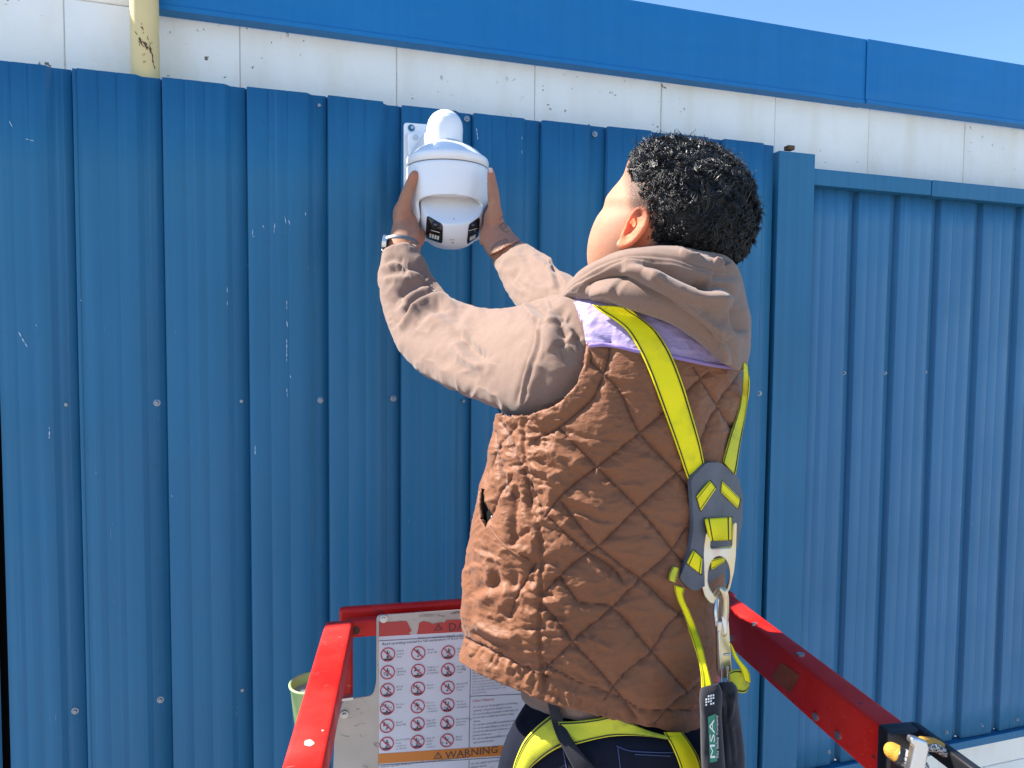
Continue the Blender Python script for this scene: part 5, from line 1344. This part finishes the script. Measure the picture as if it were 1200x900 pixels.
def sl_extra(V, px, py, fc, w): return 0.0022*ridged(fbm(V*np.array([22, 12, 22])+5, 3), .3)+0.0008*fbm(V*55, 2)
KX = [([(150, 530), (195, 470), (235, 425)], .0032, 2.6), ([(170, 455), (215, 405), (262, 375)], .0032, 2.4), ([(135, 395), (180, 365), (250, 345)], .0024, 2.4), ([(452, 560), (446, 520), (470, 470), (510, 446)], .004, 2.6), ([(210, 500), (250, 455), (310, 420)], .0026, 2.4), ([(640, 470), (655, 500), (650, 540)], .002, 2.4), ([(880, 460), (905, 520), (930, 580)], .003, 2.6), ([(760, 430), (790, 470), (822, 510)], .003, 2.4), ([(100, 280), (150, 262), (200, 275)], .002, 2.2)]
KX = [(r3(p_), a_, w_, 'k') for p_, a_, w_ in KX]
SS = [(p_, min(.0092, a_*(1.8 if w_ < 8 else .8)), w_*1.2, k_) for p_, a_, w_, k_ in SS]+KX
clothgrid('sleeve', SL, 240, 190, SS, m_fleece, hoodie, near=0.72, micro=.001, extra=sl_extra, attrs=sl_attr, thick=.004)
SRS = [(r3([(680, 310), (700, 285), (712, 260)]), .004, 3, 'g'), (r3([(690, 320), (720, 350), (745, 360)]), .004, 4, 'f'), (r3([(860, 240), (880, 300), (895, 360)]), .006, 4, 'f'), (r3([(790, 190), (800, 210), (850, 230)]), .005, 5, 'f'), (r3([(700, 180), (740, 220), (760, 280)]), .003, 6, 'f'), (r3([(600, 240), (650, 260), (700, 250)]), .002, 5, 'f'), (r3([(760, 300), (800, 330), (860, 340)]), .003, 6, 'f'), (r3([(880, 260), (920, 290), (950, 320)]), .003, 5, 'f')]
clothgrid('sleeve', SR, 120, 130, SRS, m_fleece, hoodie, near=0.6, micro=.001, extra=sl_extra, thick=.004)
def z3(pts): return [(640+x/4.615, 280+y/4.615) for x, y in pts]
HD = [(656, 349, 659, 351, .965, .012), (661, 340, 672, 351, .955, .032), (672, 326, 692, 353, .935, .052), (692, 309, 720, 358, .915, .064), (722, 295, 752, 365, .900, .074), (756, 288.5, 782, 378, .892, .080), (792, 289, 812, 396, .888, .082), (826, 295, 842, 421, .89, .080), (852, 300, 864, 434, .90, .070), (868, 318, 875, 428, .925, .050), (877, 360, 880, 405, .95, .028)]
# station pairs run along the hood: top edge point, bottom edge point
HS = [(z3([(200, 235), (260, 205), (330, 200), (400, 215), (480, 255), (560, 305), (640, 355), (720, 415), (810, 480), (890, 550), (950, 620)]), .012, 9, 'g'),
      (z3([(170, 270), (250, 235), (330, 215), (420, 240)]), .008, 8, 'g'), (z3([(230, 290), (310, 265), (380, 245)]), .009, 9, 'r'), (z3([(330, 270), (440, 310), (560, 370), (680, 440), (800, 530), (880, 610)]), .006, 12, 'r'),
      (z3([(520, 130), (590, 145), (660, 165), (740, 200), (820, 225), (900, 235)]), .010, 6, 'g'), (z3([(540, 165), (600, 215), (680, 262), (770, 300), (850, 325), (950, 330), (1010, 345)]), .010, 9, 'r'), (z3([(820, 235), (860, 245), (905, 240)]), .012, 6, 'g'),
      (z3([(880, 270), (960, 250), (1010, 285), (1035, 330), (1010, 370)]), .005, 4, 'g'), (z3([(1025, 360), (1035, 430), (1060, 510)]), .010, 5, 'g'), (z3([(1060, 360), (1090, 430), (1080, 560)]), .006, 6, 'r'), (z3([(400, 130), (480, 150), (560, 190), (640, 235)]), .005, 7, 'r'),
      (z3([(960, 560), (1000, 620), (990, 690)]), .005, 8, 'f'), (z3([(560, 400), (640, 470), (740, 540), (840, 610)]), .003, 10, 'f'), (z3([(900, 110), (940, 120), (960, 150)]), .006, 4, 'f'), (z3([(730, 60), (770, 85), (830, 90)]), .004, 4, 'f'), (z3([(960, 90), (1000, 130), (1045, 150)]), .004, 4, 'f'), (z3([(900, 180), (960, 200), (1050, 195)]), .004, 5, 'g'),
      (z3([(160, 300), (230, 325), (320, 350)]), .003, 6, 'f'), (z3([(820, 400), (900, 460), (980, 480)]), .003, 10, 'f'), (z3([(700, 330), (800, 370), (880, 430)]), .003, 10, 'f')]
rim = z3([(85, 290), (140, 230), (200, 180), (270, 138), (350, 112), (430, 97), (520, 90), (620, 95), (700, 108), (800, 138), (900, 165), (980, 175), (1045, 172)])
rim2 = [(x+.5, y+3.2) for x, y in rim]
HS += [(rim, .0016, 1.2, 'g'), (rim2, .0014, 1.2, 'g'), ([(x, y+10) for x, y in rim[2:-2]], .004, 5, 'g'), ([(x, y-7) for x, y in rim[1:-1]], .002, 5, 'r')]
def hd_attr(V, px, py, fc):
    s = np.zeros(len(V))
    for r in (rim, rim2):
        d, _, _ = stroke_field(px, py, r); s = np.maximum(s, np.clip(1.1-d/.9, 0, 1)*(fc > 0)*.65)
    return {'seam': s}
HS = [(p_, a_*1.35, w_, k_) for p_, a_, w_, k_ in HS]
clothgrid('hood', HD, 230, 200, HS, m_fleece, hoodie, near=0.7, micro=.0015, extra=lambda V, px, py, fc, w: 0.0025*fbm(V*18+2, 3), attrs=hd_attr, thick=0, ends=True, pw=0.85)
HM = [(622, 775, 812, 800, 1.0, .118, 10), (614, 798, 812, 815, 1.0, .130, 14), (612, 814, 812, 830, 1.0, .135, 19), (619, 822, 812, 836, 1.0, .131, 19)]
clothgrid('hem', HM, 30, 160, [([(650, 812), (665, 822), (690, 830)], .004, 6, 'f'), ([(622, 800), (632, 812), (645, 818)], .004, 5, 'f')], m_fleece, hoodie, near=.7, micro=.0015, thick=.003)
# ---- trousers
TR = [(632, 800, 812, 820, 1.0, .095), (614, 828, 838, 840, 1.0, .112, 6), (597, 858, 862, 868, 1.0, .138, 6), (585, 895, 868, 905, 1.0, .145, 6), (576, 960, 866, 975, 1.0, .148, 6), (582, 1040, 862, 1050, 1.0, .13, 0)]
clothgrid('trousers', TR, 90, 160, [([(690, 868), (700, 880), (700, 900)], .003, 5, 'f'), ([(618, 840), (605, 870), (600, 900)], .004, 6, 'f'), ([(740, 862), (742, 900)], .002, 3, 'g')], m_denim, man, near=.7, micro=.002, thick=.002, ends=True)
for x in (652, 792):
    V, F = tube([P(x, 990, 1.0), P(x, 1180, 1.0), P(x, 1400, 1.0), P(x, 1600, 1.0)], [.100, .088, .082, .072], 30, 28, rounded=False); mk('trouser_leg', V, F, m_denim, man)
    b = P(x, 1590, 1.0); fz = np.array([Fv[0], Fv[1], 0]); fz /= np.linalg.norm(fz)
    V, F = join([tube([np.array([b[0], b[1], ZP+.14]), np.array([b[0], b[1], ZP+.05])], .055, 6, 20, rounded=True), tube([np.array([b[0], b[1], ZP+.045])-fz*.03, np.array([b[0], b[1], ZP+.05])+fz*.08, np.array([b[0], b[1], ZP+.04])+fz*.17], [.045, .046, .036], 14, 20, rounded=True)])
    mk('boot', V, F, m_canvas, man)
# back pocket outline in thread
tt_ = bvh_of([o for o in man.children if o.name.startswith('trousers')])
for pts in ([(722, 874), (740, 880), (782, 882), (796, 880)], [(724, 876), (727, 900), (730, 915)], [(660, 880), (664, 900)], [(744, 884), (786, 886)]):
    piping(pts, 0.0006, 'pocket_stitching', m_thread, [o for o in man.children if o.name.startswith('trousers')][0], 0.0008, 24, tree=tt_)
# ================================================================== HARNESS
har = empty('safety_harness', P(840, 610, .84), 'yellow webbing safety harness with grey back pad and steel ring over the brown vest', 'safety harness')
hood_o = [o for o in hoodie.children if o.name.startswith('hood')][0]
torso = BVHTree.FromPolygons([tuple(v) for v in vg.reshape(-1, 3)], [list(map(int, f)) for f in grid_faces(120, 200)])
def strap(name, Lp, Rp, mat, n=60, off=0.004, thick=0.0022, tree=None, dep=None, stitch=True, parent=har, bulge=0.0, smooth=5, nu=9):
    """webbing between a left and a right edge line of the photo, lying on a surface (or at given depths)"""
    Lc, Rc = cr(Lp, n), cr(Rp, n); u = np.linspace(0, 1, nu)
    if dep is not None:
        D = np.interp(np.linspace(0, 1, n), np.linspace(0, 1, len(dep)), dep)[:, None]*np.ones(nu)[None]
        dl_ = 0
    else:
        D = np.full((n, nu), np.nan)
        for i in range(n):
            for j in range(nu):
                x, y = Lc[i, :2]*(1-u[j])+Rc[i, :2]*u[j]; d, _ = hit(tree or torso, x, y)
                if d is not None and d < 1.2: D[i, j] = d
        for i in range(n):
            r = D[i]; ok = ~np.isnan(r)
            if ok.any(): D[i] = np.interp(np.arange(nu), np.where(ok)[0], r[ok])
        for j in range(nu):
            c = D[:, j]; ok = ~np.isnan(c); D[:, j] = np.interp(np.arange(n), np.where(ok)[0], c[ok])
        for _ in range(3):
            Dp = np.pad(D, 1, mode='edge'); D = np.minimum.reduce([Dp[a_:a_+D.shape[0], b_:b_+D.shape[1]] for a_ in range(3) for b_ in range(3)])
        for _ in range(smooth):
            Dp = np.pad(D, ((1, 1), (0, 0)), mode='edge'); D = (Dp[:-2]+Dp[1:-1]*2+Dp[2:])/4
            Dq = np.pad(D, ((0, 0), (1, 1)), mode='edge'); D = (Dq[:, :-2]+Dq[:, 1:-1]*2+Dq[:, 2:])/4
    X = Lc[:, None, 0]*(1-u)+Rc[:, None, 0]*u; Y = Lc[:, None, 1]*(1-u)+Rc[:, None, 1]*u
    G = P(X, Y, D-off)
    # lengthwise ripples so the webbing does not look pressed flat
    def build(G, nm, mt, par, th):
        V = G.reshape(-1, 3); F = grid_faces(G.shape[0], G.shape[1], wrap=False)
        nn = np.cross(V[1]-V[0], V[G.shape[1]]-V[0]); 
        k = (G.shape[0]//2)*G.shape[1]+G.shape[1]//2; nn = np.cross(V[k+1]-V[k], V[k+G.shape[1]]-V[k])
        if nn @ (CAM-V[k]) < 0: F = F[:, ::-1].copy()
        o = mk(nm, V, F, mt, par); s = o.modifiers.new('t', 'SOLIDIFY'); s.thickness = th; s.offset = -1; return o
    o = build(G, name, mat, har if parent is har else parent, thick)
    if stitch:
        ups = [(0.055, 0.105), (0.895, 0.945)]
        for a, b in ups:
            ga = G[:, 0]*0; parts_ = []
            tc = CAM-G.mean((0, 1)); tc /= np.linalg.norm(tc)
            def at_(t): 
                k = t*(nu-1); i0 = int(k); f = k-i0; return G[:, i0]*(1-f)+G[:, min(i0+1, nu-1)]*f
            g2 = np.stack([at_(a), at_(b)], 1)+tc*0.0007
            build(g2, 'stitching', m_stitch, o, 0.0004)
    return o
comb = bvh_of([vest, hood_o])
strap('strap', [(694, 357), (704, 364), (720, 374), (735, 387), (748, 408), (761, 436), (776, 476), (792, 520), (803, 552), (807, 563)],
      [(735, 362), (744, 368), (756, 376), (771, 390), (787, 416), (800, 449), (809, 478), (820, 517), (824, 536), (826, 546)], m_web, 80, off=.003, tree=comb)
strap('strap', [(871, 424), (870, 445), (867, 475), (856, 510), (849, 534), (847, 541)], [(877, 428), (878, 450), (875, 480), (867, 525), (864, 546), (862, 556)], m_web2, 50, off=.002, tree=comb)
# back pad
padp = rounded([(810, 562), (828, 542), (845, 542), (866, 560), (871, 582), (870, 612), (864, 644), (856, 662), (850, 670), (832, 683), (816, 693), (808, 690), (796, 678), (804, 660), (809, 646), (813, 620), (812, 590)], 4, 3)
pc_ = []
for x in range(812, 860, 4):
    for y in range(552, 690, 8):
        if x > 858-(y-552)*0.10: continue
        d, _ = hit(comb, x, y)
        if d is not None and d < 1.1: pc_.append((1, x-838, y-610, (x-838)**2, d))
pc_ = np.array(pc_); cf_ = np.linalg.lstsq(pc_[:, :4], pc_[:, 4], rcond=None)[0]
res_ = (pc_[:, :4] @ cf_-pc_[:, 4]).max()
print('pad fit', cf_, res_)
def pad_depth(x, y): return cf_[0]+cf_[1]*(x-838)+cf_[2]*(y-610)+max(0.0, cf_[3])*(x-838)**2-res_*0.8-0.008
gx, gy = [], []
pp_ = np.array(padp)
bm = bmesh.new(); vs = [bm.verts.new((x, y, 0)) for x, y in padp]
f = bm.faces.new(vs)
bmesh.ops.triangulate(bm, faces=[f]); bmesh.ops.subdivide_edges(bm, edges=list(bm.edges), cuts=3, use_grid_fill=True); bmesh.ops.triangulate(bm, faces=list(bm.faces))
bm.verts.index_update(); V2 = np.array([v.co[:] for v in bm.verts]); F = [tuple(v.index for v in q_.verts) for q_ in bm.faces]; bm.free()
V = P(V2[:, 0], V2[:, 1], pad_depth(V2[:, 0], V2[:, 1]))
n_ = np.cross(V[F[0][1]]-V[F[0][0]], V[F[0][2]]-V[F[0][0]])
if n_ @ (CAM-V[0]) < 0: F = [q_[::-1] for q_ in F]
pad = mk('back_pad', V, F, m_pad, har, smooth=True); s = pad.modifiers.new('t', 'SOLIDIFY'); s.thickness = 0.007; s.offset = -1
b_ = pad.modifiers.new('b', 'BEVEL'); b_.width = .0018; b_.segments = 2; b_.limit_method = 'ANGLE'; b_.angle_limit = math.radians(50)
def Z8(pts): return [(780+x/5, 530+y/5) for x, y in pts]
def padloop(TL, TR, BR, BL, name='webbing_loop', lift=.0042, mat=m_web, n=14):
    TL, TR, BR, BL = [np.array(q_, float) for q_ in (TL, TR, BR, BL)]
    nu = 8; X = []; 
    t = np.linspace(0, 1, n)[:, None]; u = np.linspace(0, 1, nu)
    Lc = TL*(1-t)+BL*t; Rc = TR*(1-t)+BR*t
    x = Lc[:, None, 0]*(1-u)+Rc[:, None, 0]*u; y = Lc[:, None, 1]*(1-u)+Rc[:, None, 1]*u
    D = pad_depth(x, y)-lift*np.sin(np.pi*np.clip(t*0.92+0.04, 0, 1))**0.5-.0006
    G = P(x, y, D); V = G.reshape(-1, 3); F = grid_faces(n, nu, wrap=False)
    nn = np.cross(V[1]-V[0], V[nu]-V[0])
    if nn @ (CAM-V[0]) < 0: F = F[:, ::-1].copy()
    o = mk(name, V, F, mat, har); s = o.modifiers.new('t', 'SOLIDIFY'); s.thickness = .002; s.offset = -1
    tc = CAM-V.mean(0); tc /= np.linalg.norm(tc)
    for k0, k1 in ((0.10, .15), (0.85, .90)):
        def at_(q_): k = q_*(nu-1); i0 = int(k); f_ = k-i0; return G[:, i0]*(1-f_)+G[:, min(i0+1, nu-1)]*f_
        g2 = np.stack([at_(k0), at_(k1)], 1)+tc*.0007; F2 = grid_faces(n, 2, wrap=False)
        if nn @ (CAM-V[0]) < 0: F2 = F2[:, ::-1].copy()
        mk('stitching', g2.reshape(-1, 3), F2, m_stitch, o)
    # the slot the webbing passes through
    for c0, c1 in ((TL, TR), (BL, BR)):
        a = c0+(c0-c1)*.04; b = c1+(c1-c0)*.04; w = (c1-c0)/np.linalg.norm(c1-c0); pr_ = np.array([-w[1], w[0]])*0.9
        q4 = [a-pr_, b-pr_, b+pr_, a+pr_]; Vq = P([p[0] for p in q4], [p[1] for p in q4], [pad_depth(*p)-.0005 for p in q4])
        mk('slot', Vq, [(0, 1, 2, 3)], m_gap, pad, smooth=False)
    return o
padloop(*Z8([(262, 168), (296, 212), (208, 342), (183, 262)]))
padloop(*Z8([(437, 272), (425, 327), (328, 232), (334, 170)]))
padloop(*Z8([(235, 388), (386, 380), (385, 514), (262, 522)]), lift=.010)
padloop(*Z8([(166, 575), (216, 622), (208, 716), (126, 652)]))
padloop(*Z8([(345, 615), (348, 642), (268, 690), (268, 630)]))
strap('webbing_loop', [(789, 664), (785, 672), (784, 680)], [(796, 666), (794, 674), (792, 683)], m_web2, 12, off=.004, tree=comb)
# steel ring plate
dR = pad_depth(842, 660)-0.016
fr = (P(842, 660, dR), Rv, Uv-Fv*0.10)
def ck(pts): return [((x-842)*dR/FPX, -(y-660)*dR/FPX) for x, y in pts]
outer = Z8([(226, 480), (232, 466), (245, 462), (256, 470), (257, 490), (257, 560), (380, 552), (383, 500), (386, 420), (396, 400), (408, 408), (408, 480), (408, 600), (400, 700), (380, 800), (345, 872), (300, 897), (262, 888), (232, 850), (210, 780), (204, 700), (212, 600)])
ho = [(311+64*math.cos(t), 722+118*math.sin(t)) for t in np.linspace(0, 2*math.pi, 30, endpoint=False)]
V, F = prism([ck(rounded(outer, 2.4, 3)), ck(Z8(ho))], fr, 0.0055, 0.0013); mk('steel_ring', V, F, m_gold, har, smooth=False)
# lower webbing left of the hook, loop at the right
dq = [pad_depth(796, 686)-.002, pad_depth(800, 715)-.004, pad_depth(812, 745)-.004, .84, .83, .822]
strap('strap', [(790, 686), (793, 700), (802, 722), (812, 750), (820, 780), (823, 811)], [(802, 690), (801, 700), (811, 724), (821, 750), (828, 778), (836, 808)], m_web, 50, dep=dq, thick=.003)
strap('strap', [(855, 752), (860, 770), (868, 784), (872, 797)], [(858, 756), (866, 772), (877, 786), (880, 800)], m_web, 30, dep=[.86, .86, .86, .86])
strap('strap', [(855, 788), (862, 785), (872, 786), (879, 790)], [(856, 806), (864, 811), (873, 812), (878, 806)], m_web2, 24, dep=[.865, .865, .866, .866])
# hip and leg straps
trs = [o for o in man.children if o.name.startswith('trousers')][0]; hem_o = [o for o in hoodie.children if o.name.startswith('hem')][0]
tl = bvh_of([trs, hem_o])
strap('strap', [(645, 838), (628, 852), (614, 868), (604, 890), (600, 905)], [(660, 874), (648, 880), (636, 888), (622, 900), (616, 910)], m_web2, 40, off=.006, tree=tl)
strap('strap', [(654, 846), (680, 845), (700, 842.5), (718, 840), (740, 848), (766, 858), (800, 866)], [(660, 876), (680, 871), (700, 866), (718, 863), (740, 862), (766, 864), (800, 870)], m_web2, 60, off=.007, tree=tl)
strap('strap', [(778, 858), (786, 872), (793, 888), (799, 905)], [(800, 858), (810, 872), (819, 888), (824, 905)], m_web, 30, off=.006, tree=tl)
strap('black_strap', [(637, 804), (641, 820), (645, 840), (652, 862), (664, 886), (676, 908)], [(647, 806), (653, 822), (659, 842), (668, 862), (682, 882), (702, 908)], m_canvas, 50, off=.011, tree=tl, stitch=False)
V, F = box(P(641, 809, hit(tl, 641, 812)[0]-.013), .010, .003, .004, [Rv, Fv, Uv]); mk('strap_end', V, F, m_alu, har)

# ================================================================== SNAP HOOK, LANYARD PACK
hk = empty('snap_hook', P(848, 760, .83), 'gold and silver steel snap hook hanging from the ring on the man\'s back', 'snap hook')
dh = dR-0.004
V, F = tube([P(836, 700, dh+.012), P(840, 694, dh+.004), P(845, 690, dh-.006), P(849, 696, dh-.008), (P(850, 712, dh-.004)), P(849, 728, dh), P(848, 742, dh)], [.0030, .0040, .0046, .0048, .0046, .0046, .0044], 40, 14, rounded=True)
mk('hook', V, F, m_gold, hk)
V, F = tube([P(840, 702, dh+.008), P(838.5, 716, dh+.004), P(840, 732, dh+.002)], [.0030, .0032, .003], 16, 12, rounded=True); mk('gate', V, F, m_alu, hk)
def pcs(pts, d, th, name, mat, parent, bev=.0008, tilt=0.0):
    c = np.mean(pts, axis=0); f_ = (P(c[0], c[1], d), Rv, Uv+Fv*tilt); V, F = prism([[((x-c[0])*d/FPX, -(y-c[1])*d/FPX) for x, y in pts]], f_, th, bev); return mk(name, V, F, mat, parent, smooth=False)
body = pcs(rounded([(839, 727), (853, 726.5), (857, 788), (856.5, 793), (842.5, 793), (840, 786)], 1.5), dh+.002, .009, 'body', m_gold, hk, .0015)
pcs([(845, 722), (851, 722), (851.5, 742), (848.5, 744)], dh-.0035, .003, 'lever', m_alu, hk)
pcs([(841, 740), (843.5, 740), (845.5, 786), (843, 786)], dh-.0032, .002, 'latch', m_alu, hk)
pcs([(848, 766), (856, 765.6), (856, 768), (848, 768.4)], dh-.0032, .002, 'rivet_plate', m_alu, hk)
V, F = tube([P(846.5, 782, dh-.003), P(846.8, 800, dh-.003), P(849, 811, dh-.002), P(852, 812, dh-.002), P(853.5, 800, dh-.003), P(852.5, 782, dh-.003)], .0016, 40, 8, rounded=True); mk('swivel_eye', V, F, m_gold, hk)

pk = empty('lanyard_pack', P(845, 860, .82), 'black fabric shock absorber pack with a green and white logo label', 'lanyard pack')
pst = [(821, 806, 842, 800, .825, .010), (820, 815, 846, 812, .825, .014), (820, 840, 846, 838, .825, .015), (821, 870, 848, 868, .825, .015), (822, 905, 850, 905, .825, .015), (823, 940, 852, 940, .825, .012)]
pko = clothgrid('sleeve_pouch', pst, 60, 70, [([(824, 822), (830, 850), (826, 890)], .001, 4, 'f')], m_canvas, pk, near=.7, micro=.001, thick=0, ends=True, pw=.7)
pst2 = [(838, 800, 858, 799, .842, .008), (840, 812, 864, 808, .845, .014), (842, 835, 867, 832, .85, .018), (843, 860, 870, 856, .85, .020), (842, 890, 873, 885, .85, .022), (842, 930, 874, 930, .85, .020)]
clothgrid('folded_lanyard', pst2, 70, 80, [([(850, 812), (853, 830), (851, 848)], .004, 3, 'g'), ([(856, 812), (857, 830), (853, 846)], .003, 3, 'r'), ([(846, 812), (849, 832), (850, 848)], .003, 2.5, 'r'), ([(852, 848), (857, 870), (860, 900)], .004, 4, 'g'), ([(862, 850), (866, 870), (867, 900)], .003, 4, 'g')], m_canvas, pk, near=.7, micro=.002, thick=0, ends=True)
V, F = tube([P(845, 826, .835), P(843.5, 812, .832), P(848, 803, dh-.001), P(853, 803, dh-.001), P(858, 812, .833), P(856, 826, .835)], [.0045, .0045, .004, .004, .0045, .0045], 34, 12, rounded=True, flat=.6); mk('lanyard_eye', V, F, m_canvas, pk)
tp = bvh_of([pko])
lab = patch(tp, [(829.5, 840), (838.5, 836.5), (840.5, 892), (832, 894)], 5, 20, .0009, 'label', m_logo_g, pk)
for k in range(4):
    for j in range(4):
        if (k*3+j*5) % 7 == 0: continue
        a = np.array([826.8+j*2.8, 815.5+k*3.2-j*0.6]); patch(tp, [a, a+[1.9, -.3], a+[1.7, 1.9], a+[-.2, 2.2]], 2, 2, .0010, 'care_mark', m_white, pk)
# vertical lettering on the label: MSA, The Safety Company
def vtext(s, p0, p1, h, mat, off=.0016):
    """text running from p0 to p1 (photo points), cap height h px, wrapped on the pouch"""
    c = bpy.data.curves.new('t', 'FONT'); c.body = s; c.resolution_u = 2
    o = bpy.data.objects.new('t', c); COL.objects.link(o); d_ = bpy.context.evaluated_depsgraph_get(); d_.update(); me = o.evaluated_get(d_).to_mesh()
    co = np.array([v.co[:] for v in me.vertices]); F = [tuple(p.vertices) for p in me.polygons]; o.evaluated_get(d_).to_mesh_clear(); bpy.data.objects.remove(o); bpy.data.curves.remove(c)
    p0, p1 = np.array(p0, float), np.array(p1, float); L = np.linalg.norm(p1-p0); t = (p1-p0)/L; nrm = np.array([t[1], -t[0]])
    x = co[:, 0]/co[:, 0].max()*L; y = co[:, 1]/0.70*h
    px = p0[0]+t[0]*x+nrm[0]*y; py = p0[1]+t[1]*x+nrm[1]*y
    D = []
    for a, b in zip(px, py):
        c_ = [hit(tp, a_, b)[0] for a_ in (832, 835, 838)]; c_ = [q_ for q_ in c_ if q_ is not None]; D.append(min(c_) if c_ else .815)
    return mk('lettering', P(px, py, np.array(D)-off), F, mat, lab, smooth=False)
vtext('MSA', (838.2, 890), (836.8, 843), 5.8, m_white)
vtext('The Safety Company', (842.2, 889), (841.0, 838), 2.2, m_white)

# ---- wrist watch
m_wband = M('watch_band', (0.16, 0.17, 0.18), 0.45, 0.6).done()
wt = empty('wristwatch', P(468, 284, 1.38), 'silver wristwatch on the wrist of the man\'s raised left arm', 'watch')
A0, A1 = P(448.5, 286, 1.40), P(491.5, 291, 1.40); Cq = (A0+A1)/2; Aq = (A1-A0)/2; Bq = P(470, 277.5, 1.368)-Cq
th = np.linspace(0, 2*np.pi, 48, endpoint=False)
axq = np.cross(Aq, Bq); axq /= np.linalg.norm(axq)
if axq @ Uv < 0: axq = -axq
rows = []
for k, (o_, w_) in enumerate(((1.0, -.0042), (1.04, -.0042), (1.06, -.003), (1.06, .003), (1.04, .0042), (1.0, .0042))):
    rows.append(Cq+Aq*np.cos(th)[:, None]*o_+Bq*np.sin(th)[:, None]*o_+axq*w_)
G = np.array(rows); V = G.reshape(-1, 3); mk('band', V, grid_faces(len(G), 48), m_wband, wt, smooth=False)
cw = P(452.5, 284.5, 1.392); outn = -Aq/np.linalg.norm(Aq); tq = np.cross(axq, outn)
V, F = tube([cw-outn*0.003, cw+outn*0.0055], .0150, 5, 32, rounded=False, up=axq); mk('case', V, F, m_alu, wt, smooth=False)
V, F = tube([cw+outn*0.0050, cw+outn*0.0062], .0105, 3, 32, up=axq); mk('dial', V, F, m_lensg, wt, smooth=False)
V, F = tube([P(450, 293, 1.385), P(453, 299, 1.375)], [.006, .005], 6, 14, rounded=True, flat=.5); mk('strap_tail', V, F, m_bplas, wt)

# ---- thin black cable hanging below the camera
cb = [P(520, 262, 1.60), P(519, 300, 1.60), P(522, 380, 1.60), P(530, 440, 1.58), P(541, 455, 1.5), P(560, 466, 1.42), P(583, 477, 1.35), P(600, 540, 1.32), P(598, 640, 1.30)]
cb = [P(541, 452, 1.585), P(548, 460, 1.52), P(562, 468, 1.42), P(583, 478, 1.32), P(604, 530, 1.26), P(606, 620, 1.24), P(604, 740, 1.22)]
V, F = tube([onY(541, 452, REC-0.001)]+cb[1:], .0016, 80, 8); o = mk('cable', V, F, m_bplas, None); tag(o, 'thin black cable running down from the blue wall behind the raised arm', 'cable')
